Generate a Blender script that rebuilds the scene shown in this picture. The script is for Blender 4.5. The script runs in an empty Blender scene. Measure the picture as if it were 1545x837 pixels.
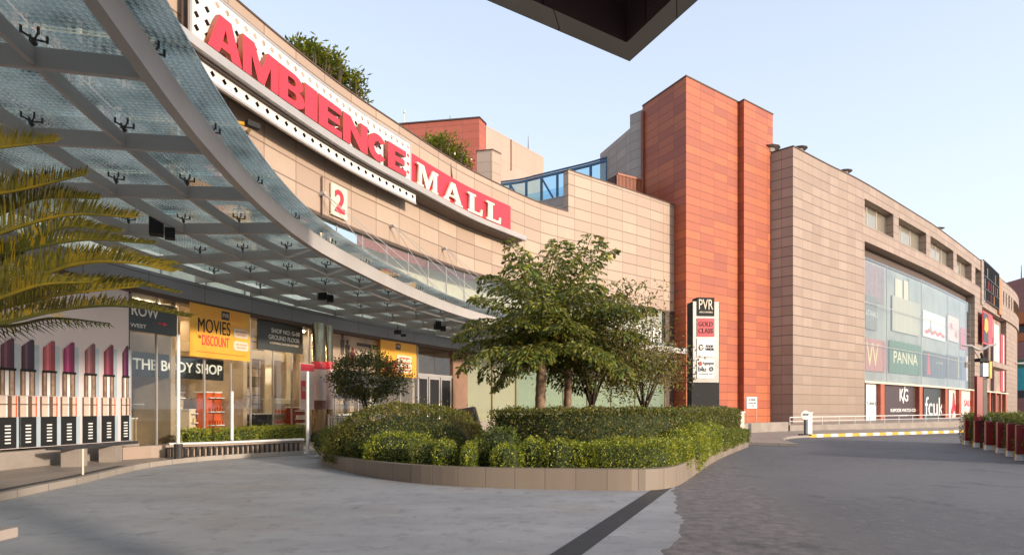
import bpy, bmesh, math, random
import numpy as np
from mathutils import Vector, Matrix
random.seed(7); rng = np.random.default_rng(7)
S = bpy.context.scene
C = S.collection
PI = math.pi; R = math.radians
E = 1.65          # eye height
F = 870.0         # focal length in photograph pixels (1545 wide)
# ---------------------------------------------------------------- camera
cam = bpy.data.cameras.new('camera'); camo = bpy.data.objects.new('camera', cam); C.objects.link(camo)
camo.location = (0, 0, E); camo.rotation_euler = (PI/2, 0, 0)
cam.sensor_width = 36; cam.lens = 36*F/1545; cam.shift_y = (615-418.5)/1545; cam.clip_end = 3000; cam.clip_start = 0.1
S.camera = camo
# ---------------------------------------------------------------- sky, sun, exposure
SUN_EL, SUN_AZ = 13.0, (0.80, -0.60)          # azimuth: direction towards the sun
w = bpy.data.worlds.new('World'); S.world = w; w.use_nodes = True
nt = w.node_tree; nt.nodes.clear()
sky = nt.nodes.new('ShaderNodeTexSky'); sky.sky_type = 'NISHITA'; sky.sun_disc = False
sky.sun_elevation = R(SUN_EL); sky.sun_rotation = math.atan2(SUN_AZ[0], SUN_AZ[1])
sky.air_density = 1.2; sky.dust_density = 3.5; sky.ozone_density = 1.6
bg = nt.nodes.new('ShaderNodeBackground'); bg.inputs[1].default_value = 0.15
out = nt.nodes.new('ShaderNodeOutputWorld')
hz = nt.nodes.new('ShaderNodeMix'); hz.data_type = 'RGBA'; hz.inputs[7].default_value = (5.0, 5.5, 6.5, 1)
tcw = nt.nodes.new('ShaderNodeTexCoord'); sxw = nt.nodes.new('ShaderNodeSeparateXYZ'); nt.links.new(tcw.outputs['Generated'], sxw.inputs[0])
mrw = nt.nodes.new('ShaderNodeMapRange'); mrw.inputs[1].default_value = 0; mrw.inputs[2].default_value = .65; mrw.inputs[3].default_value = .72; mrw.inputs[4].default_value = .40
nt.links.new(sxw.outputs[2], mrw.inputs[0]); nt.links.new(mrw.outputs[0], hz.inputs[0])
nt.links.new(sky.outputs[0], hz.inputs[6]); nt.links.new(hz.outputs[2], bg.inputs[0]); nt.links.new(bg.outputs[0], out.inputs[0])
sl = bpy.data.lights.new('sun', 'SUN'); sl.energy = 3.0; sl.angle = R(2.5); sl.color = (1, .85, .70)
so = bpy.data.objects.new('sun', sl); C.objects.link(so)
d = Vector((SUN_AZ[0]*math.cos(R(SUN_EL)), SUN_AZ[1]*math.cos(R(SUN_EL)), math.sin(R(SUN_EL))))
so.rotation_euler = d.to_track_quat('Z', 'Y').to_euler()
S.view_settings.view_transform = 'Standard'; S.view_settings.look = 'None'; S.view_settings.gamma = 1
S.view_settings.exposure = 0.72
S.render.engine = 'CYCLES'
S.cycles.max_bounces = 8; S.cycles.transparent_max_bounces = 16; S.cycles.glossy_bounces = 3
# ---------------------------------------------------------------- materials
MATS = {}
def nodes(name):
    m = bpy.data.materials.new(name); m.use_nodes = True; MATS[name] = m
    t = m.node_tree; b = t.nodes['Principled BSDF']
    return m, t, b
def N(t, typ, **kw):
    n = t.nodes.new(typ)
    for k, v in kw.items():
        if k.startswith('i_'): n.inputs[k[2:].replace('_', ' ')].default_value = v
        else: setattr(n, k, v)
    return n
def rgba(c): return (c[0], c[1], c[2], 1)
def mixc(t, a, b, f, mode='MIX'):
    n = N(t, 'ShaderNodeMix', data_type='RGBA', blend_type=mode)
    for sock, v in ((n.inputs[6], a), (n.inputs[7], b), (n.inputs[0], f)):
        if isinstance(v, bpy.types.NodeSocket): t.links.new(v, sock)
        elif isinstance(v, tuple): sock.default_value = rgba(v)
        else: sock.default_value = v
    return n.outputs[2]
def noise(t, scale, detail=4, co=None, rough=.6):
    n = N(t, 'ShaderNodeTexNoise'); n.inputs['Scale'].default_value = scale; n.inputs['Detail'].default_value = detail
    n.inputs['Roughness'].default_value = rough
    if co is None:
        g = N(t, 'ShaderNodeNewGeometry'); co = g.outputs['Position']
    t.links.new(co, n.inputs['Vector']); return n.outputs[0]
def ramp(t, v, a, b):
    n = N(t, 'ShaderNodeMapRange'); n.inputs[1].default_value = a; n.inputs[2].default_value = b
    t.links.new(v, n.inputs[0]); return n.outputs[0]
def bump(t, b, h, strength=.3, dist=.02):
    n = N(t, 'ShaderNodeBump'); n.inputs['Strength'].default_value = strength; n.inputs['Distance'].default_value = dist
    t.links.new(h, n.inputs['Height']); t.links.new(n.outputs[0], b.inputs['Normal'])
def plain(name, col, rough=.6, metal=0, var=.12, scale=1.5, col2=None, emit=0, bmp=0, fine=0):
    m, t, b = nodes(name)
    c2 = col2 or tuple(x*(1-var*2) for x in col)
    f = ramp(t, noise(t, scale), .3, .7)
    c = mixc(t, col, c2, f)
    if fine: c = mixc(t, c, tuple(x*(1-fine) for x in col), ramp(t, noise(t, scale*14, 3), .45, .7))
    t.links.new(c, b.inputs['Base Color'])
    b.inputs['Roughness'].default_value = rough; b.inputs['Metallic'].default_value = metal
    if emit:
        t.links.new(c, b.inputs['Emission Color']); b.inputs['Emission Strength'].default_value = emit
    if bmp: bump(t, b, noise(t, scale*10), bmp, .02)
    return m
def clad(name, c1, c2, mortar, bw, bh, ms=.03, rough=.55, streak=.25, bias=0, off=0, mixf=.35, base=0, hl=0):
    m, t, b = nodes(name)
    uv = N(t, 'ShaderNodeUVMap')
    br = N(t, 'ShaderNodeTexBrick', offset=off, offset_frequency=2, squash=1)
    for k, v in (('Color1', rgba(c1)), ('Color2', rgba(c2)), ('Mortar', rgba(mortar)), ('Scale', 1.0), ('Mortar Size', ms/2), ('Mortar Smooth', .1), ('Bias', bias), ('Brick Width', bw), ('Row Height', bh)):
        br.inputs[k].default_value = v
    t.links.new(uv.outputs[0], br.inputs['Vector'])
    mp = N(t, 'ShaderNodeMapping'); mp.inputs['Scale'].default_value = (1.1, .12, 1); t.links.new(uv.outputs[0], mp.inputs[0])
    st = ramp(t, noise(t, 1.0, 5, mp.outputs[0]), .45, .8)
    dark = tuple(x*.62 for x in c1)
    f2 = N(t, 'ShaderNodeMath', operation='MULTIPLY'); t.links.new(st, f2.inputs[0]); f2.inputs[1].default_value = streak
    c = mixc(t, br.outputs['Color'], dark, f2.outputs[0])
    g = ramp(t, noise(t, 6, 5), .3, .75)
    g2 = N(t, 'ShaderNodeMath', operation='MULTIPLY'); t.links.new(g, g2.inputs[0]); g2.inputs[1].default_value = .16
    c = mixc(t, c, tuple(x*.7 for x in c1), g2.outputs[0])
    if hl:      # open horizontal joints read darker than the tight vertical ones
        s4 = N(t, 'ShaderNodeSeparateXYZ'); t.links.new(uv.outputs[0], s4.inputs[0])
        dv = N(t, 'ShaderNodeMath', operation='DIVIDE'); t.links.new(s4.outputs[1], dv.inputs[0]); dv.inputs[1].default_value = bh
        fr_ = N(t, 'ShaderNodeMath', operation='FRACT'); t.links.new(dv.outputs[0], fr_.inputs[0])
        a5 = N(t, 'ShaderNodeMath', operation='SUBTRACT'); t.links.new(fr_.outputs[0], a5.inputs[0]); a5.inputs[1].default_value = .5
        a6 = N(t, 'ShaderNodeMath', operation='ABSOLUTE'); t.links.new(a5.outputs[0], a6.inputs[0])
        a7 = N(t, 'ShaderNodeMath', operation='GREATER_THAN'); t.links.new(a6.outputs[0], a7.inputs[0]); a7.inputs[1].default_value = .5-hl/bh/2
        a8 = N(t, 'ShaderNodeMath', operation='MULTIPLY'); t.links.new(a7.outputs[0], a8.inputs[0]); a8.inputs[1].default_value = .8
        c = mixc(t, c, tuple(x*.62 for x in mortar), a8.outputs[0])
    pt = ramp(t, noise(t, .22, 5, uv.outputs[0], .7), .35, .65)
    p2 = N(t, 'ShaderNodeMath', operation='MULTIPLY'); t.links.new(pt, p2.inputs[0]); p2.inputs[1].default_value = .30
    c = mixc(t, c, tuple(a_*b_ for a_, b_ in zip(c1, (.72, .70, .72))), p2.outputs[0])
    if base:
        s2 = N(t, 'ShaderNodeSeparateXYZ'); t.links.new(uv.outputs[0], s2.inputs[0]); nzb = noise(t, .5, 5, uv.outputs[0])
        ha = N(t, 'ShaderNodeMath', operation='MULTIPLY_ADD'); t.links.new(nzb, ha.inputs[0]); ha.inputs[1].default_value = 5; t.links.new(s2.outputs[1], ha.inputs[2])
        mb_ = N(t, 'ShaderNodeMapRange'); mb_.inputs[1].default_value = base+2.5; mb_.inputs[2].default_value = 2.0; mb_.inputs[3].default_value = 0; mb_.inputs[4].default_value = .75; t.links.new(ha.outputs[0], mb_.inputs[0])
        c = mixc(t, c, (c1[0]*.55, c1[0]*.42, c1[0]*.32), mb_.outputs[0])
    t.links.new(c, b.inputs['Base Color']); b.inputs['Roughness'].default_value = rough
    inv = N(t, 'ShaderNodeMath', operation='SUBTRACT'); inv.inputs[0].default_value = 1; t.links.new(br.outputs['Fac'], inv.inputs[1])
    bump(t, b, inv.outputs[0], .5, .03)
    return m
def glassm(name, tint, refl=.12, diff=0, diffcol=(.7, .8, .8), frit=0, rough=.02):
    m = bpy.data.materials.new(name); m.use_nodes = True; MATS[name] = m; t = m.node_tree; t.nodes.clear()
    tr = N(t, 'ShaderNodeBsdfTransparent'); tr.inputs[0].default_value = rgba(tint)
    gl = N(t, 'ShaderNodeBsdfGlossy'); gl.inputs['Roughness'].default_value = rough; gl.inputs[0].default_value = (.95, 1, 1, 1)
    fr = N(t, 'ShaderNodeFresnel'); fr.inputs[0].default_value = 1.45
    ad = N(t, 'ShaderNodeMath', operation='ADD', use_clamp=True); t.links.new(fr.outputs[0], ad.inputs[0]); ad.inputs[1].default_value = refl
    mx = N(t, 'ShaderNodeMixShader'); t.links.new(ad.outputs[0], mx.inputs[0]); t.links.new(tr.outputs[0], mx.inputs[1]); t.links.new(gl.outputs[0], mx.inputs[2])
    last = mx.outputs[0]
    if diff or frit:
        df = N(t, 'ShaderNodeBsdfDiffuse'); df.inputs[0].default_value = rgba(diffcol)
        tl = N(t, 'ShaderNodeBsdfTranslucent'); tl.inputs[0].default_value = rgba(diffcol)
        m2 = N(t, 'ShaderNodeMixShader'); m2.inputs[0].default_value = .5
        t.links.new(df.outputs[0], m2.inputs[1]); t.links.new(tl.outputs[0], m2.inputs[2])
        m3 = N(t, 'ShaderNodeMixShader'); t.links.new(last, m3.inputs[1]); t.links.new(m2.outputs[0], m3.inputs[2])
        if frit:
            uv = N(t, 'ShaderNodeUVMap')
            vo = N(t, 'ShaderNodeTexVoronoi'); vo.inputs['Scale'].default_value = 11; vo.inputs['Randomness'].default_value = 0
            t.links.new(uv.outputs[0], vo.inputs['Vector'])
            lt = N(t, 'ShaderNodeMath', operation='LESS_THAN'); t.links.new(vo.outputs['Distance'], lt.inputs[0]); lt.inputs[1].default_value = .27
            a = N(t, 'ShaderNodeMath', operation='MULTIPLY'); t.links.new(lt.outputs[0], a.inputs[0]); a.inputs[1].default_value = frit
            nz = ramp(t, noise(t, 1.3, 5), .35, .8)
            b_ = N(t, 'ShaderNodeMath', operation='MULTIPLY_ADD', use_clamp=True); t.links.new(nz, b_.inputs[0]); b_.inputs[1].default_value = diff; t.links.new(a.outputs[0], b_.inputs[2])
            t.links.new(b_.outputs[0], m3.inputs[0])
        else: m3.inputs[0].default_value = diff
        last = m3.outputs[0]
    o = N(t, 'ShaderNodeOutputMaterial'); t.links.new(last, o.inputs[0]); return m
def leafm(name, col, col2, trans=.35):
    m = bpy.data.materials.new(name); m.use_nodes = True; MATS[name] = m; t = m.node_tree; t.nodes.clear()
    c = mixc(t, col, col2, ramp(t, noise(t, 3.0, 3), .35, .65))
    df = N(t, 'ShaderNodeBsdfPrincipled'); t.links.new(c, df.inputs['Base Color']); df.inputs['Roughness'].default_value = .45
    tl = N(t, 'ShaderNodeBsdfTranslucent'); t.links.new(c, tl.inputs[0])
    mx = N(t, 'ShaderNodeMixShader'); mx.inputs[0].default_value = trans
    t.links.new(df.outputs[0], mx.inputs[1]); t.links.new(tl.outputs[0], mx.inputs[2])
    o = N(t, 'ShaderNodeOutputMaterial'); t.links.new(mx.outputs[0], o.inputs[0]); return m

BEIGE = clad('beige_stone', (.455,.345,.26), (.355,.255,.19), (.22,.15,.11), 1.9, .906, .06, hl=.065)
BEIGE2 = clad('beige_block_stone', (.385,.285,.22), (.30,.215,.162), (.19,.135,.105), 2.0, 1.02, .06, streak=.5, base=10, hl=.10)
RED = clad('red_sandstone', (.47,.125,.045), (.30,.068,.042), (.20,.045,.025), 2.1, .80, .05, streak=.35, hl=.045)
RED2 = clad('rooftop_red_stone', (.45,.12,.075), (.39,.10,.06), (.24,.07,.05), 2.4, .95, .06, streak=.15)
GREYST = clad('grey_beige_stone', (.40,.33,.28), (.33,.27,.23), (.16,.13,.11), 1.9, .95, .06)
PALEST = clad('pale_beige_render', (.47,.34,.27), (.44,.32,.25), (.34,.23,.17), 6, 3.2, .04)
PLANTERST = clad('planter_granite', (.27,.215,.165), (.20,.16,.125), (.08,.06,.05), .62, 1.6, .014, rough=.5, streak=.6)
KERBST = clad('kerb_stone', (.38,.33,.28), (.30,.26,.22), (.12,.1,.09), .9, 1.5, .02, streak=.6)
PAVE = clad('paving_slabs', (.34,.28,.23), (.28,.235,.2), (.15,.12,.1), .6, .6, .012, streak=.4)
CONC = plain('rough_concrete', (.34,.29,.25), .85, var=.18, scale=1.2, bmp=.3, fine=.2)
STEEL = plain('painted_steel_grey', (.44,.41,.39), .45, .1, var=.08, scale=.8)
STEELD = plain('dark_steel', (.07,.065,.06), .45, .6)
ALU = plain('aluminium_ledge', (.46,.43,.41), .4, .3, var=.1, scale=.5)
ALUW = plain('white_lattice_metal', (.68,.66,.63), .5, 0, var=.06)
FASC = clad('grey_fascia_panel', (.30,.31,.33), (.275,.285,.30), (.09,.09,.09), 2.3, 3, .03, rough=.4, streak=.1)
LIP = plain('brown_soffit_trim', (.10,.06,.04), .5)
CHROME = plain('brushed_chrome', (.80,.62,.42), .24, 1, var=.1)
WHITEM = plain('white_painted_metal', (.70,.70,.68), .45, var=.06)
DARK = plain('dark_interior', (.03,.03,.033), .6)
BLACK = plain('black_panel', (.008,.008,.009), .75)
SIGNRED = plain('red_sign_face', (.62,.035,.055), .4, var=.04)
SIGNSIDE = plain('orange_brown_letter_side', (.42,.10,.04), .5, var=.15)
CREAM = plain('cream_panel', (.72,.60,.46), .5, var=.04)
CREAML = plain('cream_letter', (.80,.70,.52), .45, var=.05)
WHITE = plain('white_face', (.75,.74,.72), .5, var=.03)
ORANGE = plain('orange_banner_vinyl', (.78,.33,.035), .45, var=.08, col2=(.74,.42,.05))
ORED = plain('orange_red_print', (.70,.12,.03), .5)
PINKP = plain('pale_pink_print', (.74,.56,.52), .5, var=.06)
GREENP = plain('green_sign_panel', (.06,.16,.08), .5)
GOLD = plain('gold_letter', (.75,.62,.28), .4)
BROWNP = plain('dark_brown_sign_panel', (.055,.035,.032), .45)
REDP = plain('maroon_red_paint', (.26,.015,.02), .4)
YEL = plain('yellow_paint', (.75,.42,.03), .55, var=.15)
BLUEM = plain('blue_painted_steel', (.035,.10,.19), .4)
FLOORI = plain('shop_floor', (.35,.31,.26), .25)
SHELFW = clad('stocked_shelf_wall', (.55,.40,.26), (.06,.05,.05), (.03,.02,.02), .42, .46, .07, streak=.1, bias=-.1)
WALLI = plain('shop_back_wall', (.10,.085,.07), .6, var=.3, scale=.4)
WALLW = plain('shop_warm_wall', (.48,.36,.25), .6, var=.2, scale=.5)
WALLG = plain('shop_grey_wall', (.34,.36,.36), .6, var=.1, scale=.5)
PALEG = plain('pale_green_poster', (.50,.62,.42), .5, var=.2, scale=.5, col2=(.62,.68,.58))
LIT = plain('added_lamp_glow', (1,.82,.55), .5, emit=30, var=0)
GLASS = glassm('shop_glass', (.88,.92,.90), .05)
GLASSU = glassm('upper_glass', (.80,.88,.88), .04, diff=.10, diffcol=(.55,.64,.62))
GLASSC = glassm('canopy_glass', (.80,.90,.88), .02, diff=.42, diffcol=(.90,.93,.90), frit=.32)
GLASSB = glassm('block_curtain_glass', (.84,.9,.9), .06, diff=.06, diffcol=(.60,.68,.68))
GLASSBL = glassm('blue_glass', (.45,.72,.86), .1, diff=.08, diffcol=(.5,.75,.9))
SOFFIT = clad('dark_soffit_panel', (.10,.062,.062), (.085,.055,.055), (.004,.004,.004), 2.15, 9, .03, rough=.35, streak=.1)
SOFLIP = clad('grey_soffit_lip', (.34,.30,.28), (.31,.275,.255), (.02,.02,.02), 2.15, 9, .03, rough=.4)
CAPD = plain('dark_parapet_cap', (.10,.065,.05), .6)
SLATE = plain('dark_slate_strip', (.045,.045,.05), .6, var=.2, scale=4, fine=.3)
BARK = plain('ringed_bark', (.30,.19,.12), .8, var=.25, scale=6, bmp=.5)
BARKD = plain('dark_bark', (.10,.07,.05), .85, var=.2, scale=6, bmp=.5)
L1 = leafm('leaf_olive', (.29,.27,.045), (.18,.185,.03), .45)
L2 = leafm('leaf_dark', (.045,.065,.02), (.06,.075,.022))
L3 = leafm('leaf_lime', (.50,.48,.035), (.32,.36,.025))
L4 = leafm('leaf_bronze', (.22,.13,.04), (.15,.11,.03))
L5 = leafm('leaf_mid', (.18,.23,.03), (.12,.17,.025))
FR = leafm('frond_gold_green', (.40,.27,.015), (.17,.16,.02), .35)
FRD = leafm('frond_dark_green', (.09,.10,.02), (.14,.12,.02), .3)
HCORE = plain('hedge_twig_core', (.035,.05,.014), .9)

# ground materials
def asphalt():
    m, t, b = nodes('asphalt')
    g = N(t, 'ShaderNodeNewGeometry'); P = g.outputs['Position']
    big = noise(t, .12, 4, P); med = noise(t, 1.1, 6, P); fine = noise(t, 20, 4, P, .85); mid = noise(t, 5, 7, P, .8)
    # worn, browner strip beside the planter against newer smooth asphalt, with a wandering edge
    sx = N(t, 'ShaderNodeSeparateXYZ'); t.links.new(P, sx.inputs[0])
    a = N(t, 'ShaderNodeMath', operation='MULTIPLY_ADD'); t.links.new(sx.outputs[1], a.inputs[0]); a.inputs[1].default_value = -.27; a.inputs[2].default_value = -1.9
    a2 = N(t, 'ShaderNodeMath', operation='ADD'); t.links.new(sx.outputs[0], a2.inputs[0]); t.links.new(a.outputs[0], a2.inputs[1])
    a3 = N(t, 'ShaderNodeMath', operation='MULTIPLY_ADD'); t.links.new(med, a3.inputs[0]); a3.inputs[1].default_value = 1.6; t.links.new(a2.outputs[0], a3.inputs[2])
    side = ramp(t, a3.outputs[0], .4, 1.6)
    old = mixc(t, (.20,.178,.172), (.105,.092,.095), ramp(t, mid, .42, .58))
    old = mixc(t, old, (.34,.30,.28), ramp(t, fine, .55, .72)); old = mixc(t, old, (.06,.05,.05), ramp(t, noise(t, 30, 3, P, .8), .56, .72))
    new = mixc(t, (.13,.128,.132), (.092,.092,.098), ramp(t, big, .4, .6)); new = mixc(t, new, (.165,.16,.16), ramp(t, mid, .5, .66))
    new = mixc(t, new, (.22,.22,.225), ramp(t, fine, .57, .76))
    c = mixc(t, old, new, side)
    c = mixc(t, c, (.17,.15,.14), ramp(t, med, .62, .82))
    ms = noise(t, .45, 6, P, .7)
    c = mixc(t, c, (.06,.058,.062), ramp(t, ms, .58, .7))
    vc = N(t, 'ShaderNodeTexVoronoi', feature='DISTANCE_TO_EDGE'); vc.inputs['Scale'].default_value = .35
    wv = N(t, 'ShaderNodeVectorMath', operation='ADD'); nn = N(t, 'ShaderNodeTexNoise'); nn.inputs['Scale'].default_value = 1.2; nn.inputs['Detail'].default_value = 5
    t.links.new(P, nn.inputs['Vector']); t.links.new(P, wv.inputs[0]); t.links.new(nn.outputs[1], wv.inputs[1]); t.links.new(wv.outputs[0], vc.inputs['Vector'])
    ck = N(t, 'ShaderNodeMath', operation='LESS_THAN'); t.links.new(vc.outputs['Distance'], ck.inputs[0]); ck.inputs[1].default_value = .004
    ckm = N(t, 'ShaderNodeMath', operation='MULTIPLY'); t.links.new(ck.outputs[0], ckm.inputs[0]); ckm.inputs[1].default_value = .25
    c = mixc(t, c, (.06,.055,.055), ckm.outputs[0])
    t.links.new(c, b.inputs['Base Color']); b.inputs['Roughness'].default_value = .8
    bump(t, b, noise(t, 60, 3, P), .35, .006)
    return m
ASPH = asphalt()
def apron_mat():
    m, t, b = nodes('smooth_concrete_apron')
    g = N(t, 'ShaderNodeNewGeometry'); P = g.outputs['Position']
    mp = N(t, 'ShaderNodeMapping'); mp.inputs['Scale'].default_value = (.45, .9, 1); mp.inputs['Rotation'].default_value = (0, 0, -.5); t.links.new(P, mp.inputs[0])
    st = noise(t, .9, 6, mp.outputs[0], .65); big = noise(t, .3, 4, P); fine = noise(t, 30, 4, P)
    c = mixc(t, (.36,.365,.38), (.24,.245,.26), ramp(t, st, .35, .7))
    c = mixc(t, c, (.29,.265,.245), ramp(t, big, .5, .72)); blot = noise(t, 2.6, 7, P, .75); c = mixc(t, c, (.19,.19,.20), ramp(t, blot, .52, .72)); c = mixc(t, c, (.44,.44,.45), ramp(t, noise(t, 1.7, 7, mp.outputs[0], .8), .60, .72))
    c = mixc(t, c, (.17,.17,.18), ramp(t, fine, .62, .85))
    # an oval skid mark and a few oil spots
    oil = ramp(t, noise(t, 1.4, 2, P), .70, .76)
    c = mixc(t, c, (.12,.12,.125), oil)
    t.links.new(c, b.inputs['Base Color']); b.inputs['Roughness'].default_value = .62
    bump(t, b, fine, .25, .006)
    return m
APRON = apron_mat()
# ---------------------------------------------------------------- mesh helpers
def props(o, label=None, cat=None, group=None, kind=None):
    if label: o['label'] = label
    if cat: o['category'] = cat
    if group: o['group'] = group
    if kind: o['kind'] = kind
    return o
def thing(name, label, cat, loc=(0, 0, 0), group=None):
    o = bpy.data.objects.new(name, None); C.objects.link(o); o.location = loc; o.empty_display_size = .3
    return props(o, label, cat, group)
class MB:
    def __init__(s): s.v = []; s.f = []; s.m = []; s.uv = []
    def face(s, pts, mi=0, uv=None):
        n = len(s.v); s.v += [tuple(p) for p in pts]; s.f.append(tuple(range(n, n+len(pts)))); s.m.append(mi)
        if uv is None:
            a = Vector(pts[1])-Vector(pts[0]); nn = a.cross(Vector(pts[-1])-Vector(pts[0]))
            if abs(nn.z) > .7*nn.length: uv = [(p[0], p[1]) for p in pts]
            else:
                h = Vector((-nn.y, nn.x, 0)); h = h.normalized() if h.length > 1e-6 else Vector((1, 0, 0))
                uv = [(p[0]*h.x+p[1]*h.y, p[2]) for p in pts]
        s.uv += list(uv)
    def hexa(s, b, t, mi=0):
        s.face([b[3], b[2], b[1], b[0]], mi); s.face(t, mi)
        for i in range(4): j = (i+1) % 4; s.face([b[i], b[j], t[j], t[i]], mi)
    def box(s, c, size, rz=0, mi=0):
        x, y, z = [k/2 for k in size]; ca, sa = math.cos(rz), math.sin(rz)
        def P(a, b, d): return (c[0]+a*ca-b*sa, c[1]+a*sa+b*ca, c[2]+d)
        s.hexa([P(-x,-y,-z), P(x,-y,-z), P(x,y,-z), P(-x,y,-z)], [P(-x,-y,z), P(x,-y,z), P(x,y,z), P(-x,y,z)], mi); return s
    def prism(s, pts, z0, z1, mi=0, top=True, bot=False, mtop=None):
        L = 0; n = len(pts)
        for i in range(n):
            a, b = pts[i], pts[(i+1) % n]; l = math.dist(a, b)
            s.face([(*a, z0), (*b, z0), (*b, z1), (*a, z1)], mi, [(L, z0), (L+l, z0), (L+l, z1), (L, z1)]); L += l
        if top: s.face([(*p, z1) for p in pts], mi if mtop is None else mtop)
        if bot: s.face([(*p, z0) for p in reversed(pts)], mi)
        return s
    def bar(s, a, b, wd, ht=None, mi=0, up=(0, 0, 1)):
        ht = ht or wd; a = Vector(a); b = Vector(b); d = (b-a).normalized(); up = Vector(up)
        if abs(d.dot(up)) > .98: up = Vector((1, 0, 0))
        x = d.cross(up).normalized()*wd/2; y = x.cross(d).normalized()*ht/2
        s.hexa([a-x-y, a+x-y, b+x-y, b-x-y], [a-x+y, a+x+y, b+x+y, b-x+y], mi); return s
    def tube(s, pts, r, n=8, mi=0, cap=True):
        pts = [Vector(p) for p in pts]; rs = r if isinstance(r, (list, tuple)) else [r]*len(pts); rings = []
        for i, p in enumerate(pts):
            d = (pts[min(i+1, len(pts)-1)]-pts[max(i-1, 0)]).normalized()
            u = Vector((0, 0, 1)) if abs(d.z) < .9 else Vector((1, 0, 0))
            x = d.cross(u).normalized(); y = d.cross(x).normalized()
            rings.append([p+(x*math.cos(2*PI*k/n)+y*math.sin(2*PI*k/n))*rs[i] for k in range(n)])
        for i in range(len(pts)-1):
            for k in range(n): j = (k+1) % n; s.face([rings[i][k], rings[i+1][k], rings[i+1][j], rings[i][j]], mi)
        if cap: s.face(rings[0], mi); s.face(list(reversed(rings[-1])), mi)
        return s
    def slab(s, path, s0, s1, o0, o1, z0, z1, step=.8, mi=0, zf=None):
        n = max(1, int(math.ceil(abs(s1-s0)/step))); q = []
        for i in range(n+1):
            t = s0+(s1-s0)*i/n; q.append((t, path.pos(t, o0), path.pos(t, o1)))
        for i in range(n):
            ta, ia, oa = q[i]; tb, ib, ob = q[i+1]
            s.face([(*oa, z0), (*ob, z0), (*ob, z1), (*oa, z1)], mi, [(ta, z0), (tb, z0), (tb, z1), (ta, z1)])
            s.face([(*ib, z0), (*ia, z0), (*ia, z1), (*ib, z1)], mi, [(tb, z0), (ta, z0), (ta, z1), (tb, z1)])
            s.face([(*oa, z1), (*ob, z1), (*ib, z1), (*ia, z1)], mi, [(ta, 0), (tb, 0), (tb, o1-o0), (ta, o1-o0)])
            s.face([(*ia, z0), (*ib, z0), (*ob, z0), (*oa, z0)], mi, [(ta, 0), (tb, 0), (tb, o1-o0), (ta, o1-o0)])
        for k, sg in ((0, 1), (n, -1)):
            t, i_, o_ = q[k]; p = [(*i_, z0), (*o_, z0), (*o_, z1), (*i_, z1)]; u = [(o0, z0), (o1, z0), (o1, z1), (o0, z1)]
            if sg < 0: p.reverse(); u.reverse()
            s.face(p, mi, u)
        return s
    def sheet(s, path, s0, s1, o, z0, z1, step=1.0, mi=0):
        n = max(1, int(math.ceil(abs(s1-s0)/step)))
        for i in range(n):
            a = s0+(s1-s0)*i/n; b = s0+(s1-s0)*(i+1)/n; pa = path.pos(a, o); pb = path.pos(b, o)
            s.face([(*pa, z0), (*pb, z0), (*pb, z1), (*pa, z1)], mi, [(a, z0), (b, z0), (b, z1), (a, z1)])
        return s
    def build(s, name, mats, parent=None, smooth=False, bevel=0):
        me = bpy.data.meshes.new(name); me.from_pydata(s.v, [], s.f)
        for m in (mats if isinstance(mats, (list, tuple)) else [mats]): me.materials.append(m)
        me.polygons.foreach_set('material_index', s.m)
        l = me.uv_layers.new(name='UVMap'); l.data.foreach_set('uv', np.array(s.uv, dtype=np.float32).ravel())
        if smooth: weld(me); me.polygons.foreach_set('use_smooth', [True]*len(s.f) if len(me.polygons) == len(s.f) else [True]*len(me.polygons))
        me.update()
        o = bpy.data.objects.new(name, me); C.objects.link(o)
        if parent:
            o.parent = parent; wl = parent.location.copy(); pp = parent.parent
            while pp: wl += pp.location; pp = pp.parent
            o.location = -wl
        if bevel:
            b = o.modifiers.new('bevel', 'BEVEL'); b.width = bevel; b.segments = 2; b.limit_method = 'ANGLE'
            weld(me)
        return o
def weld(me):
    bm = bmesh.new(); bm.from_mesh(me); bmesh.ops.remove_doubles(bm, verts=bm.verts, dist=.0005); bm.to_mesh(me); bm.free()
class Path:
    def __init__(s, pts, dense=24):
        P = [np.array(p, float) for p in pts]; q = [2*P[0]-P[1]]+P+[2*P[-1]-P[-2]]; o = []
        for i in range(1, len(q)-2):
            for k in range(dense):
                t = k/dense; a, b, c, d = q[i-1:i+3]
                o.append(.5*((2*b)+(-a+c)*t+(2*a-5*b+4*c-d)*t*t+(-a+3*b-3*c+d)*t**3))
        o.append(P[-1]); o = np.array(o)
        for _ in range(30):
            o[1:-1] = .25*o[:-2]+.5*o[1:-1]+.25*o[2:]
        s.p = o; s.s = np.concatenate([[0], np.cumsum(np.linalg.norm(np.diff(o, axis=0), axis=1))]); s.L = s.s[-1]
        t = np.gradient(o, s.s, axis=0); s.t = t/np.linalg.norm(t, axis=1)[:, None]; s.n = np.stack([s.t[:, 1], -s.t[:, 0]], 1)
    def pos(s, t, o=0):
        x = np.interp(t, s.s, s.p[:, 0]); y = np.interp(t, s.s, s.p[:, 1]); nx = np.interp(t, s.s, s.n[:, 0]); ny = np.interp(t, s.s, s.n[:, 1])
        return (float(x+nx*o), float(y+ny*o))
    def tan(s, t): return Vector((float(np.interp(t, s.s, s.t[:, 0])), float(np.interp(t, s.s, s.t[:, 1])), 0)).normalized()
    def at_u(s, u, o=0):       # arc length at which the wall is seen at photo column u
        q = s.p+s.n*o; ok = q[:, 1] > 1.0; uu = np.where(ok, 772.5+F*q[:, 0]/np.maximum(q[:, 1], 1), -9999)
        for i in range(len(uu)-1):
            if uu[i] <= u < uu[i+1] and uu[i] > -9000:
                f = (u-uu[i])/(uu[i+1]-uu[i]); return float(s.s[i]+f*(s.s[i+1]-s.s[i]))
        return None
    def z(s, t, o, v): return E+(615-v)*s.pos(t, o)[1]/F
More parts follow.
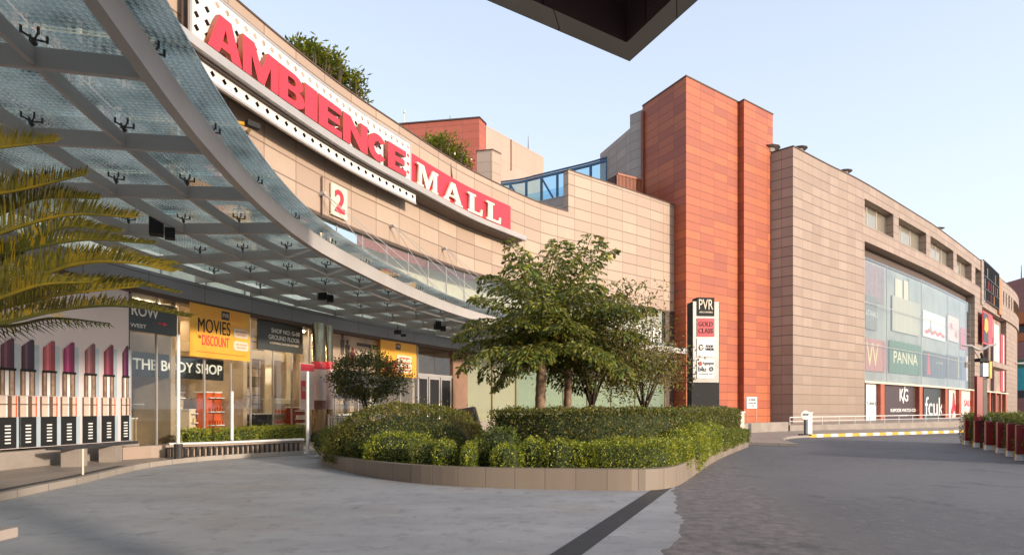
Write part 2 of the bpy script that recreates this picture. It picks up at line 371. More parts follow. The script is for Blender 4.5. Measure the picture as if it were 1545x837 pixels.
def world(u, v, Y): return Vector(((u-772.5)/F*Y, Y, E+(615-v)/F*Y))
def gnd(u, v, z=0): Y = (E-z)*F/(v-615); return ((u-772.5)/F*Y, Y)
def place(me, name, mat, org, t, parent=None, off=0):
    t = Vector(t).normalized(); up = Vector((0, 0, 1)); n = t.cross(up)
    M = Matrix((t, up, n)).transposed().to_4x4(); M.translation = Vector(org)+n*off
    me.transform(M)
    me.materials.clear()
    for m in (mat if isinstance(mat, (list, tuple)) else [mat]): me.materials.append(m)
    if me.name != name: me.name = name
    o = bpy.data.objects.new(name, me); C.objects.link(o)
    if parent: o.parent = parent; o.location = -parent.location
    return o
def curve_mesh(cu):
    o = bpy.data.objects.new('tmp', cu); C.objects.link(o); bpy.context.view_layer.update()
    dg = bpy.context.evaluated_depsgraph_get(); me = bpy.data.meshes.new_from_object(o.evaluated_get(dg))
    bpy.data.objects.remove(o); return me
def fit(me, w, h):
    n = len(me.vertices); a = np.empty(n*3); me.vertices.foreach_get('co', a); a = a.reshape(-1, 3)
    lo, hi = a.min(0), a.max(0); a[:, :2] -= (lo+hi)[:2]/2; sx = w/(hi-lo)[0] if w else h/(hi-lo)[1]; sy = h/(hi-lo)[1] if h else sx
    a[:, 0] *= sx; a[:, 1] *= sy; me.vertices.foreach_set('co', a.ravel()); return me
def text(s, w, h, depth=.02, bold=0, spacing=1.0):
    cu = bpy.data.curves.new('t', 'FONT'); cu.body = s; cu.extrude = .001; cu.offset = bold; cu.space_character = spacing; cu.align_x = 'CENTER'; cu.resolution_u = 3
    me = fit(curve_mesh(cu), w, h); n = len(me.vertices); a = np.empty(n*3); me.vertices.foreach_get('co', a); a = a.reshape(-1, 3)
    a[:, 2] *= depth/.001/2; me.vertices.foreach_set('co', a.ravel()); return me
def poly(loops, w, h, depth):
    cu = bpy.data.curves.new('p', 'CURVE'); cu.dimensions = '2D'; cu.fill_mode = 'BOTH'; cu.extrude = depth/2
    for lp in loops:
        sp = cu.splines.new('POLY'); sp.points.add(len(lp)-1)
        for i, (x, y) in enumerate(lp): sp.points[i].co = (x*w-w/2, y*h-h/2, 0, 1)
        sp.use_cyclic_u = True
    return curve_mesh(cu)
def arc(cx, cy, rx, ry, a0, a1, n=10): return [(cx+rx*math.cos(R(a0+(a1-a0)*i/n)), cy+ry*math.sin(R(a0+(a1-a0)*i/n))) for i in range(n+1)]
G = {
 'A': [[(-.02,0),(.31,0),(.36,.16),(.64,.16),(.69,0),(1.02,0),(.68,1),(.32,1)], [(.42,.36),(.58,.36),(.5,.70)]],
 'M': [[(0,0),(.23,0),(.23,.62),(.41,0),(.59,0),(.77,.62),(.77,0),(1,0),(1,1),(.69,1),(.5,.40),(.31,1),(0,1)]],
 'B': [[(0,0)]+arc(.62,.28,.40,.28,-90,70,10)+arc(.58,.75,.37,.25,-60,90,10)+[(0,1)], [(.34,.18),(.34,.42)]+arc(.56,.30,.13,.12,90,-90,6), [(.34,.60),(.34,.82)]+arc(.54,.71,.11,.11,90,-90,6)],
 'I': [[(0,0),(1,0),(1,1),(0,1)]],
 'E': [[(0,0),(1,0),(1,.22),(.38,.22),(.38,.40),(.90,.40),(.90,.61),(.38,.61),(.38,.78),(.98,.78),(.98,1),(0,1)]],
 'N': [[(0,0),(.29,0),(.29,.56),(.70,0),(1,0),(1,1),(.71,1),(.71,.44),(.30,1),(0,1)]],
 'C': [arc(.52,.5,.50,.5,38,322,24)+list(reversed(arc(.54,.5,.20,.24,48,312,16)))],
 'L': [[(0,0),(1,0),(1,.24),(.40,.24),(.40,1),(0,1)]],
}
SER = {
 'M': [[(0,0),(.30,0),(.30,.09),(.22,.09),(.22,.72),(.42,0),(.54,0),(.76,.74),(.76,.09),(.68,.09),(.68,0),(1,0),(1,.09),(.94,.09),(.94,.91),(1,.91),(1,1),(.74,1),(.52,.36),(.32,1),(0,1),(0,.91),(.07,.91),(.07,.09),(0,.09)]],
 'A': [[(0,0),(.32,0),(.32,.09),(.24,.09),(.30,.26),(.60,.26),(.66,.09),(.57,.09),(.57,0),(1,0),(1,.09),(.93,.09),(.60,1),(.40,1),(.08,.09),(0,.09)], [(.34,.36),(.56,.36),(.45,.70)]],
 'L': [[(0,0),(.97,0),(1,.36),(.90,.36),(.84,.13),(.42,.13),(.42,.90),(.54,.90),(.54,1),(0,1),(0,.90),(.12,.90),(.12,.10),(0,.10)]],
}
# ---------------------------------------------------------------- foliage helpers
def quads_obj(name, V, mi, mats, parent=None, extra=None):
    """V: (n,4,3) quads; mi: material index; extra: an MB merged in front of the leaves"""
    n = len(V); verts = V.reshape(-1, 3); me = bpy.data.meshes.new(name)
    if extra:
        ev = np.array(extra.v); k = len(ev); fl = [list(f) for f in extra.f]
        faces = fl+(np.arange(n*4).reshape(-1, 4)+k).tolist(); verts = np.concatenate([ev, verts]); mi = np.concatenate([np.array(extra.m), mi])
    else: faces = np.arange(n*4).reshape(-1, 4).tolist()
    me.from_pydata(verts.tolist(), [], faces)
    for m in mats: me.materials.append(m)
    me.polygons.foreach_set('material_index', mi.astype(np.int32)); me.update()
    o = bpy.data.objects.new(name, me); C.objects.link(o)
    if parent: o.parent = parent; o.location = -parent.location
    return o
def leaves(P, size, droop=0.0, asp=.5, nrm=None, jit=1.0):
    n = len(P); a = rng.normal(size=(n, 3)); 
    if nrm is not None: a = a*jit+nrm*1.2
    a[:, 2] -= droop; a /= np.linalg.norm(a, axis=1)[:, None]
    b = np.cross(a, rng.normal(size=(n, 3))); b /= np.linalg.norm(b, axis=1)[:, None]
    s = size*(.6+.8*rng.random(n))[:, None]
    return np.stack([P-a*s*.5, P+b*s*asp*.5, P+a*s*.5, P-b*s*asp*.5], 1)
def clump(P, sc=1.5, ph=0): return (np.sin(P[:, 0]*sc*2.1+ph)+np.sin(P[:, 1]*sc*1.7+ph*2+1)+np.sin(P[:, 2]*sc*2.9+ph+2)+np.sin((P[:, 0]+P[:, 1])*sc*3.3+ph))/4
def pick(P, wts, sc=1.5):   # material index from clumps and chance
    r = rng.random(len(P))*.75+(clump(P, sc)+1)/2*.25*1.2-.02; c = np.cumsum(wts)/sum(wts); return np.searchsorted(c, np.clip(r, 0, .999))
# ================================================================ GROUND AND SETTING
FW = Path([(-12.6,-4),(-13.2,0),(-13.4,5),(-13.25,10),(-12.85,14.5),(-12.2,18.3),(-10.86,22.63),(-9.48,26.4),(-8.17,29.4),(-6.57,32.4),(-4.07,36.96),(-2.09,39.9),(1.66,44.6),(4.55,47.1),(9.8,50.95),(15.6,55.4)])
CO = Path([(-3.0,0),(-3.75,3),(-4.5,6.4),(-5.1,9.4),(-5.48,12.8),(-5.46,15.6),(-5.1,18),(-4.3,21.7),(-3.07,25.9),(-1.45,29.6),(.85,33.2),(5.0,38.4),(9.5,42.8),(14.3,46.9)])
def S_(name, mb, mats): return props(mb.build(name, mats), kind='structure')
m = MB(); m.face([(-900,-900,0),(900,-900,0),(900,1500,0),(-900,1500,0)]); S_('ground', m, ASPH)
# concrete apron with a ragged edge, cut by a dark slate strip
L0, L1p = gnd(978,742), gnd(830,837); R0, R1p = gnd(1005,742), gnd(878,837)
def ext(a, b, k): return (a[0]+(b[0]-a[0])*k, a[1]+(b[1]-a[1])*k)
m = MB()
leftpts = [(-14,-6),ext(L0,L1p,2.6)]+[ext(L0,L1p,k) for k in (1,.5,-.35)]+[(2,14),(-4,21),(-14,22)]
m.face([(x,y,.004) for x,y in leftpts]); S_('concrete_apron', m, APRON)
m = MB(); a, b, c, dd = ext(L0,L1p,-.3), ext(L0,L1p,2.6), ext(R0,R1p,2.6), ext(R0,R1p,-.3)
m.face([(*b,.008),(*c,.008),(*dd,.008),(*a,.008)]); S_('slate_strip', m, SLATE)
edge = []
bp = [ (3.9,13.2), (3.05,11.1), (2.75,9.6), (2.62,8.7), (2.1,7.5), (1.72,6.5), (1.2,4.6), (.6,1.5),(-.2,-3)]
for i in range(len(bp)-1):
    for k in range(14):
        t = k/14; x = bp[i][0]*(1-t)+bp[i+1][0]*t; y = bp[i][1]*(1-t)+bp[i+1][1]*t
        edge.append((x+random.gauss(0,.014)+.07*math.sin(y*1.9)+.03*math.sin(y*5.3+1)+.018*math.sin(y*13), y))
m = MB(); poly_ = [ext(R0,R1p,-.3), ext(R0,R1p,2.6), (-.2,-3)]+list(reversed(edge))
n = len(edge); r0, r1 = ext(R0,R1p,-.3), ext(R0,R1p,2.6)
def onR(y): t = (y-r0[1])/(r1[1]-r0[1]); return ext(r0, r1, t)
for i in range(n-1):
    a, b = edge[i], edge[i+1]; m.face([(*onR(a[1]),.006),(*onR(b[1]),.006),(*b,.006),(*a,.006)])
S_('concrete_verge', m, APRON)
# left forecourt pavement
KL = [(-8.2,-2),(-8.6,5),(-9.0,10.1),(-9.2,11.3),(-9.35,12.6),(-9.7,14.2),(-10.0,16.0),(-9.5,18.0),(-8.2,19.5),(-6.9,20.6),(-4.5,22.6),(0,25.6),(5,28.5),(9.6,31.5)]
KP = Path(KL)
m = MB(); n = 60
for i in range(n):
    a, b = KP.pos(KP.L*i/n,-.15), KP.pos(KP.L*(i+1)/n,-.15); fa, fb = FW.pos(FW.L*i/n,.2), FW.pos(FW.L*(i+1)/n,.2)
    m.face([(*a,.13),(*fa,.13),(*fb,.13),(*b,.13)][::-1])
m.face([(*KP.pos(KP.L,-.15),.13),(14.2,35,.13),(15.7,55.3,.13),(*FW.pos(FW.L,.2),.13)])
S_('pavement', m, PAVE)
m = MB(); m.slab(KP, 0, KP.L, -.16, 0, 0, .15, .7); S_('kerb', m, KERBST)
m = MB(); m.slab(KP, 0, KP.at_u(205), -.45, -.22, .132, .137, .7); S_('drain_channel', m, SLATE)
# right-hand footpath with yellow and white kerb
KR = Path([(12.2,24.8),(13.0,27.5),(14.4,30.2),(16.6,32.2),(22,34.6),(30.7,38.8),(42,45),(60,57),(90,84),(118,114)])
WR = Path([(9.9,26),(11.6,31),(14.2,35),(18.9,38.6),(25,41.2),(37.7,47),(52,56),(75,76),(105,108)])
m = MB(); n = 70
for i in range(n):
    m.face([(*KR.pos(KR.L*i/n,-.1),.12),(*KR.pos(KR.L*(i+1)/n,-.1),.12),(*WR.pos(WR.L*(i+1)/n,-.1),.12),(*WR.pos(WR.L*i/n,-.1),.12)])
S_('footpath', m, PAVE)
m = MB(); s0 = KR.at_u(1222); s = 0; k = 0; m2 = None
m.slab(KR, 0, s0, -.14, 0, 0, .13, .8, 2)
s = s0
while s < KR.L-.6:
    m.slab(KR, s, s+.58, -.18, 0, 0, .17, .8, k % 2); s += .6; k += 1
S_('painted_kerb', m, [YEL, WHITE, KERBST])
EK = Path([(9.2,26.3),(10.6,25.6),(12.25,24.75)]); m = MB(); m.slab(EK, 0, EK.L, -.2, .02, 0, .126, .8); S_('end_kerb', m, KERBST)
m = MB(); bk = [(14.2,36),(19,40),(38,48.5),(56,62),(110,117),(125,150),(60,90),(28,60),(16,54)]
m.face([(x,y,.10) for x,y in bk]); S_('terrace', m, PAVE)
# ================================================================ CURVED MALL WING
ZP, ZC, ZF1, ZF0, ZS = 17.65, 10.85, 6.12, 5.45, .25
wing = thing('mall_wing', 'curved beige stone mall wing with shop glazing beneath a steel canopy', 'building', (FW.pos(30)[0], FW.pos(30)[1], 0))
sS = FW.at_u(857.5); sE = FW.L
m = MB(); m.slab(FW, 0, sS, -.6, 0, ZC, ZP, .9); m.slab(FW, sS, sE, -.6, 0, ZC, 21.07, .9); m.build('wall', BEIGE, wing)
m = MB(); m.slab(FW, 0, sS-.02, -.7, .05, ZP, ZP+.07, 1); m.build('parapet_cap', CAPD, wing)
m = MB(); m.slab(FW, sS-.05, sE, -.7, .05, 21.07, 21.14, 1); m.build('parapet_cap', CAPD, wing)
m = MB(); m.slab(FW, 0, sE, -.35, .04, ZC-.14, ZC-.003, .9); m.build('wall_trim', CAPD, wing)
# lines of vertical drainpipe and joints
t2 = FW.at_u(484)
m = MB(); p = FW.pos(t2, .06); m.tube([(*p, ZC-.2), (*p, 12.6)], .045, 8); m.build('drainpipe', LIP, wing)
# upper glass band: panes with thin mullions
spans = []; s = 1.0
while s < FW.at_u(1004)-.1: spans.append(s); s += 1.9
for i, s in enumerate(spans):
    e = min(s+1.88, FW.at_u(1004)); m = MB(); m.sheet(FW, s, e, -.12, ZF1, ZC-.14, 2.0); m.build('upper_window', GLASSU, wing)
m = MB()
for s in spans: p = FW.pos(s-.01, -.13); m.box((*p, (ZF1+ZC)/2), (.035, .06, ZC-ZF1-.2), math.atan2(FW.tan(s).y, FW.tan(s).x))
m.build('upper_mullions', STEEL, wing)
m = MB(); m.slab(FW, 0, sE, -2.2, -1.9, 9.3, ZC, 1.2); m.build('bulkhead', CREAM, wing)
m = MB(); m.slab(FW, 0, sE, -3.2, -3.0, ZF1, 9.4, 1.2); m.build('upper_back_wall', WALLG, wing)
m = MB(); m.slab(FW, FW.at_u(1004), sE, -.5, -.02, .1, ZC-.15, 1); m.build('end_pier', CAPD, wing)
m = MB(); m.slab(FW, 0, FW.at_u(1004), -.3, .22, ZF0, ZF1, .9); m.build('fascia', FASC, wing)
m = MB(); m.slab(FW, 0, FW.at_u(1004), -.3, .30, ZF0-.16, ZF0-.003, .9); m.build('fascia_trim', LIP, wing)
# ground floor shell
m = MB(); m.slab(FW, 0, sE, -6.0, -.05, .14, ZS, 1.2); m.build('shop_floor', FLOORI, wing)
m = MB(); m.slab(FW, 0, sE, -6.0, -.32, 5.3, 5.45, 1.2); m.build('shop_ceiling', WALLW, wing)
m = MB(); m.slab(FW, 0, FW.at_u(376), -5.0, -4.8, .14, 5.3, 1.2); m.slab(FW, FW.at_u(376), FW.at_u(690), -5.0, -4.8, .14, 5.3, 1.2, 1); m.slab(FW, FW.at_u(690), sE, -2.2, -2.0, .14, 5.3, 1.2, 0)
m.build('back_wall', [SHELFW, SHELFW], wing)
m = MB()
for u in (120, 268, 376, 505, 628, 690):
    s = FW.at_u(u); m.slab(FW, s-.1, s+.1, -6, -.2, .25, 5.3)
m.build('partition_wall', WALLW, wing)
# beams and columns added indoors to stand in for reflections in the glass
m = MB(); m.slab(FW, 2, FW.at_u(640), -3.0, -2.6, 3.95, 4.35, 1.0); m.build('reflection_beam', CREAM, wing)
m = MB(); m.slab(FW, 2, FW.at_u(470), -4.4, -4.2, 2.5, 3.1, 1.0); m.build('reflection_band', PALEG, wing)
for u in (222, 312, 338, 404, 436, 560):
    (x, y) = FW.pos(FW.at_u(u, -2.4), -2.4); m = MB(); m.box((x, y, 2.7), (.28, .28, 4.9), .6); m.build('reflection_column', CREAM, wing)
# shop glazing
def pane(u0, u1, z0=ZS, z1=5.28, o=-.04, mat=GLASS, name='shop_window'):
    s0, s1 = FW.at_u(u0, o), FW.at_u(u1, o); m = MB(); m.sheet(FW, s0, s1, o, z0, z1, 1.2); return m.build(name, mat, wing)
us = [60,130,196,236,270,308,348,378,412,440,466,505,540,572,604,630]
for a, b in zip(us, us[1:]): pane(a, b-.6)
m = MB()
for u in us[1:]:
    s = FW.at_u(u, -.04); p = FW.pos(s, -.04); m.box((*p, 2.8), (.05, .07, 5.1), math.atan2(FW.tan(s).y, FW.tan(s).x))
m.build('mullions', ALU, wing)
# shop contents: counters, racks, added lamps
def on(path, u, o): s = path.at_u(u, o); return path.pos(s, o), s
for i, (u, o, w_, h_, mt) in enumerate([(205,-2.0,1.6,1.0,WALLW),(232,-1.7,1.2,1.5,BROWNP),(250,-3.0,1.2,2.0,WALLW),(296,-2.2,1.1,1.3,CREAM),(318,-1.6,.9,2.0,ORED),(334,-2.4,1.0,1.9,BLACK),(360,-2.5,.8,2.2,PINKP),(392,-2.0,1.2,1.1,BLACK),(420,-2.4,1.4,1.8,CREAM),(446,-1.5,.7,1.4,REDP),(520,-2.0,1.6,1.0,BLACK),(556,-2.0,1.0,1.6,WALLW)]):
    (x, y), s = on(FW, u, o); a = math.atan2(FW.tan(s).y, FW.tan(s).x); rk = thing('display_counter', None, 'shop counter', (x, y, ZS))
    rk['label'] = ['low tan counter behind the shop glass beside the lipstick billboard','dark brown counter inside the glass shopfront under the dark name board','tall tan cabinet deep inside the glass shop','cream display unit inside the glass below the orange banner','tall orange red display stand inside the glass left of centre','black display stand inside the glass right of the orange red one','pale pink display unit inside the glass near the shop divider','low black counter inside the glass by the shop number board','cream display unit below the shop number board','narrow dark red display inside the glass beside the chrome columns','low black counter behind the round dark bush','tan display unit deep behind the round dark bush'][i]
    m = MB(); m.box((x, y, ZS+h_/2), (w_, .5, h_), a); m.build('cabinet', mt, rk)
    m = MB(); m.box((x, y, ZS+h_+.03), (w_+.1, .6, .05), a); m.build('counter_top', WHITE, rk)
    if h_ > 1.2:
        m = MB(); t = FW.tan(s); nx, ny = t.y, -t.x
        for z in (.35, .62, .9): m.box((x+nx*.32, y+ny*.32, ZS+h_*z), (w_*.9, .22, .04), a)
        m.build('shelf', WHITE, rk)
        m = MB()
        for z in (.35, .62):
            for k in range(6): q = (k-2.5)*w_*.14; m.box((x+nx*.32+t.x*q, y+ny*.32+t.y*q, ZS+h_*z+.11), (.07, .07, .16), a)
        m.build('goods', [ORED, PINKP, CREAM, GOLD][i % 4], rk)
m = MB()
for u in (205, 222, 240, 258, 300, 320, 340, 360, 395, 415, 435, 455, 530, 560, 600):
    for o in (-.8, -2.2, -3.6):
        (x, y), s = on(FW, u, o); m.box((x, y, 5.27), (.22, .22, .05))
m.build('added_lamp', LIT, wing)  # glowing ceiling boxes added to brighten the shop interiors
# entrance doors
m = MB(); m.slab(FW, FW.at_u(630), FW.at_u(682), -.10, .02, 3.55, 3.72, 1); m.build('door_transom', ALU, wing)
for a, b in ((631,646),(647.5,664),(665.5,681)):
    s0, s1 = FW.at_u(a), FW.at_u(b); dr = None
    m = MB(); m.slab(FW, s0, s0+.09, -.1, 0, ZS, 3.55); m.slab(FW, s1-.09, s1, -.1, 0, ZS, 3.55); m.slab(FW, s0+.09, s1-.09, -.1, 0, 3.4, 3.55); m.slab(FW, s0+.09, s1-.09, -.1, 0, ZS, .45)
    dr = m.build('door', ALU, wing)
    m = MB(); m.sheet(FW, s0+.09, s1-.09, -.05, .45, 3.4, 1); g = m.build('pane', BLACK); g.parent = dr
    m = MB(); p = FW.pos(s1-.2, .08); m.tube([(*p, .95), (*p, 1.9)], .025, 6); h = m.build('handle', CHROME); h.parent = dr
pane(630, 655, 3.72, 5.28); pane(655.6, 682, 3.72, 5.28)
m = MB(); m.slab(FW, FW.at_u(682), FW.at_u(704), -.3, .1, .13, 5.28, 1, 0); m.build('entrance_pier', [plain('brown_stone_pier', (.30,.17,.11), .5, var=.2, scale=.8)], wing)
# pale illuminated-looking glass bays behind the trees
GP = glassm('pale_film_glass', (.75,.85,.72), .06, diff=.62, diffcol=(.70,.72,.50))
GP2 = glassm('pale_green_film_glass', (.70,.85,.75), .06, diff=.6, diffcol=(.48,.64,.46))
PF = [704,742,778,812,850,886,922,958,1003]
for i, (a, b) in enumerate(zip(PF, PF[1:])): pane(a, b-.8, .75 if i < 2 else .25, 5.28, -.02, GP if i < 2 else GP2, 'film_window')
m = MB(); m.slab(FW, FW.at_u(704), FW.at_u(778), -.3, .1, .13, .75, 1); m.build('plinth', CONC, wing)
m = MB()
for u in PF: s = FW.at_u(u); m.slab(FW, s-.06, s+.06, -.1, .05, .25, 5.28)
m.slab(FW, FW.at_u(704), FW.at_u(1003), -.1, .06, 4.45, 4.53); m.build('window_frame', plain('bronze_frame', (.22,.16,.07), .4, .3), wing)

def board(path, u0, u1, v0, v1, o, th, name, mat, parent=None, uref=None):
    """flat board fixed on a wall between photo columns; returns (object, centre, tangent, w, h)"""
    s0, s1 = path.at_u(u0, o), path.at_u(u1, o); sm = path.at_u(uref or (u0+u1)/2, o)
    a, b = Vector((*path.pos(s0, o), 0)), Vector((*path.pos(s1, o), 0)); t = (b-a).normalized(); n = t.cross(Vector((0, 0, 1)))
    z1, z0 = path.z(sm, o, v0), path.z(sm, o, v1); c = (a+b)/2; w = (b-a).length; h = z1-z0
    m = MB(); m.bar(a+Vector((0, 0, (z0+z1)/2)), b+Vector((0, 0, (z0+z1)/2)), th, h)
    ob = m.build(name, mat, parent); cc = Vector((c.x, c.y, (z0+z1)/2))+n*(th/2)
    return ob, cc, t, w, h
def rect(name, c, t, x, y, w, h, mat, parent, th=.012, off=0):
    t = Vector(t); n = t.cross(Vector((0, 0, 1))); p = c+t*x+Vector((0, 0, y))+n*(th/2+off); m = MB()
    m.bar(p-t*w/2, p+t*w/2, th, h); return m.build(name, mat, parent)
def put(s, c, t, x, y, w, h, mat, parent, depth=.02, bold=0, name='lettering', off=0, spacing=1.0):
    t = Vector(t); return place(text(s, w, h, depth, bold, spacing), name, mat, c+t*x+Vector((0, 0, y)), t, parent, depth/2+.003+off)
# --- big sign
sg = thing('mall_sign', 'big red and cream mall name letters on curved metal ledge and white lattice', 'sign', (FW.pos(30)[0], FW.pos(30)[1], 12))
OF = .75
sl0, sl1, sl2, sl3 = FW.at_u(289, OF), FW.at_u(620, OF), FW.at_u(777, OF), FW.at_u(794, 1.2)
m = MB(); m.slab(FW, sl0-6, sl3, 0.0, 1.24, 13.80, 14.13, .7); m.build('ledge', ALU, sg)
m = MB(); m.slab(FW, sl0-6, sl3-.3, .01, 1.0, 13.72, 13.797, .9); m.build('ledge_soffit', CAPD, sg)
def lattice(s0, s1, z0, z1, o, cell, hole, name):
    m = MB(); n = max(1, int(round((s1-s0)/cell))); k = max(1, int(round((z1-z0)/cell))); cs = (s1-s0)/n; cz = (z1-z0)/k; h = hole/2
    for i in range(n):
        for j in range(k):
            sa, sb = s0+i*cs, s0+(i+1)*cs; za, zb = z0+j*cz, z0+(j+1)*cz; sm, zm = (sa+sb)/2, (za+zb)/2
            def P(s, z): return (*FW.pos(s, o), z)
            cor = [P(sa,za),P(sb,za),P(sb,zb),P(sa,zb)]; dm = [P(sm,zm-h*cz/cs*1.0),P(sm+h,zm),P(sm,zm+h*cz/cs),P(sm-h,zm)]
            mid = [P(sm,za),P(sb,zm),P(sm,zb),P(sa,zm)]
            for q in range(4):
                m.face([mid[q-1] if False else mid[(q+3)%4], cor[q] if False else cor[q], mid[q], dm[q], dm[(q+3)%4]][:5])
    return m.build(name, ALUW, sg)
lattice(sl0, sl1, 14.13, 16.45, OF-.02, .46, .26, 'lattice_panel')
lattice(sl0, sl1+.3, 13.25, 13.79, .85, .54, .24, 'lower_lattice')
m = MB(); m.slab(FW, sl0, sl1, .30, .34, 14.14, 16.44, .9); m.slab(FW, sl0, sl1+.3, .55, .58, 13.26, 13.71, .9); m.build('shade_backing', CAPD, sg)  # dark sheets added in place of the shade seen through the lattice holes
m = MB(); m.slab(FW, sl0, sl1, OF-.10, OF, 16.45, 16.55, .9); m.slab(FW, sl1-.06, sl1+.04, OF-.1, OF, 14.14, 16.55, .9); m.slab(FW, sl0-.06, sl0+.04, OF-.1, OF, 14.14, 16.55)
m.build('lattice_frame', ALU, sg)
m = MB(); m.slab(FW, sl0, sl1+.3, .78, .90, 13.15, 13.25, .9); m.build('lower_lattice_frame', ALU, sg)
m = MB(); m.slab(FW, sl1+.1, sl2, .02, .35, 14.13, 16.28, .9); m.build('red_backing', SIGNRED, sg)
def letter(ch, u0, u1, z0, z1, o, dep, gl, mats):
    a, b = FW.at_u(u0, o+dep/2), FW.at_u(u1, o+dep/2); pa, pb = Vector((*FW.pos(a, o), 0)), Vector((*FW.pos(b, o), 0)); t = (pb-pa).normalized(); n = t.cross(Vector((0,0,1)))
    me = poly(gl[ch], (pb-pa).length, z1-z0, dep)
    me.materials.clear(); me.materials.append(mats[0]); me.materials.append(mats[1])
    idx = [0 if abs(p.normal.z) > .7 else 1 for p in me.polygons]
    c = (pa+pb)/2+Vector((0, 0, (z0+z1)/2)); ob = place(me, 'letter', mats, c, t, sg, dep/2); ob.data.polygons.foreach_set('material_index', idx)
for ch, u0, u1 in zip('AMBIENCE', (311,363,418,457,478,515,552,583), (361,417,456,476,513,552,581,611)):
    letter(ch, u0, u1, 14.30, 15.66, .85, .22, G, (SIGNRED, SIGNSIDE))
for ch, u0, u1 in zip('MALL', (628,668,705,733), (660,697,727,755)):
    letter(ch, u0, u1, 14.58, 15.84, .42, .14, SER, (CREAML, CREAM))
# --- entrance number
nb = thing('entrance_number_sign', 'cream board with a red figure 2 on the beige wall above the canopy', 'sign', (*FW.pos(FW.at_u(511)), 11.5))
ob, c, t, w_, h_ = board(FW, 499, 523, 281, 328, .1, .08, 'backing', CREAM, nb); put('2', c, t, 0, 0, w_*.62, h_*.72, SIGNRED, nb, .04, .03)
# --- boards in the shopfronts
def signthing(name, label, cat, path, u, o, z): return thing(name, label, cat, (*path.pos(path.at_u(u, o), o), z))
k = signthing('shop_sign', 'black strip sign reading THE BODY SHOP behind the glass', 'sign', FW, 262, -.3, 3)
ob, c, t, w_, h_ = board(FW, 192, 336, 536, 570, -.35, .08, 'backing', BLACK, k, 262); put('THE BODY SHOP', c, t, .02, 0, w_*.94, h_*.46, WHITE, k, .03, .012)
k = signthing('shop_sign', 'dark blue grey board with white ROW letters and red arrow at the fascia', 'sign', FW, 226, .1, 4)
DB = plain('blue_grey_board', (.045,.06,.07), .4)
ob, c, t, w_, h_ = board(FW, 190, 266, 456, 502, .08, .06, 'backing', DB, k, 228); put('ROW', c, t, -.30, .15, w_*.52, h_*.34, WHITE, k, .02, .004)
put('WEST', c, t, -.55, -.34, w_*.30, h_*.12, WHITE, k, .01); place(poly([[(0,.35),(.6,.35),(.55,0),(1,.5),(.5,1),(.55,.62),(0,.62)]], .42, .13, .02), 'arrow', SIGNRED, c+t*.35+Vector((0,0,-.16)), t, k, .02)
k = signthing('shop_sign', 'dark board with pale SHOP NO: G-08 GROUND FLOOR text', 'sign', FW, 424, -.2, 4)
ob, c, t, w_, h_ = board(FW, 388, 456, 485, 530, .02, .06, 'backing', plain('olive_dark_board', (.05,.055,.05), .4), k)
put('SHOP NO: G-08', c, t, w_*.10, h_*.16, w_*.64, h_*.15, WHITE, k, .01, .01); put('GROUND FLOOR', c, t, w_*.07, -h_*.06, w_*.70, h_*.15, WHITE, k, .01, .01); put('COMING SOON STORE', c, t, w_*.07, -h_*.25, w_*.64, h_*.07, CREAM, k, .01)
def banner(u0, u1, v0, v1, label, full):
    k = signthing('hanging_banner', label, 'banner', FW, (u0+u1)/2, .3, 4)
    ob, c, t, w_, h_ = board(FW, u0, u1, v0, v1, .34, .03, 'cloth', ORANGE, k)
    rect('logo_plate', c, t, w_*.06 if full else -.1, h_*.37, w_*.13, h_*.17, BROWNP, k); put('PVR', c, t, w_*.06 if full else -.1, h_*.37, w_*.10, h_*.08, CREAM, k, .006, 0, off=.012)
    if full:
        put('MOVIES', c, t, -w_*.12, h_*.11, w_*.52, h_*.27, BLACK, k, .01, .0); put('DISCOUNT', c, t, -w_*.10, -h_*.17, w_*.44, h_*.20, SIGNRED, k, .01, .008); put('ON', c, t, -w_*.36, -h_*.12, w_*.05, h_*.06, BLACK, k, .01)
        for y in (.06, -.20):
            me = poly([arc(.12,.5,.12,.5,90,270,6)+arc(.88,.5,.12,.5,-90,90,6)], w_*.27, h_*.19, .012); place(me, 'offer_tag', CREAM, c+t*w_*.33+Vector((0,0,h_*y)), t, k, .008)
            put('ON TICKETS', c, t, w_*.33, h_*(y+.03), w_*.2, h_*.035, ORED, k, .004, 0, off=.014); put('ON FOOD', c, t, w_*.33, h_*(y-.035), w_*.16, h_*.035, ORED, k, .004, 0, off=.014)
        rect('red_rule', c, t, 0, -h_*.40, w_*.8, .02, ORED, k)
    else:
        rect('orange_patch', c, t, -w_*.18, -h_*.25, w_*.5, h_*.35, ORED, k); rect('white_card', c, t, w_*.14, -h_*.12, w_*.42, h_*.5, CREAM, k, off=.014)
        for y in (.05, -.08, -.22, -.3): rect('print_line', c, t, w_*.14, h_*y, w_*.3, h_*.035, ORED, k, .004, .028)
banner(286, 377, 465, 541, 'orange MOVIES on DISCOUNT banner hanging from the fascia', True)
banner(574, 628, 516, 568, 'orange banner with a tilted white card beside the entrance doors', False)
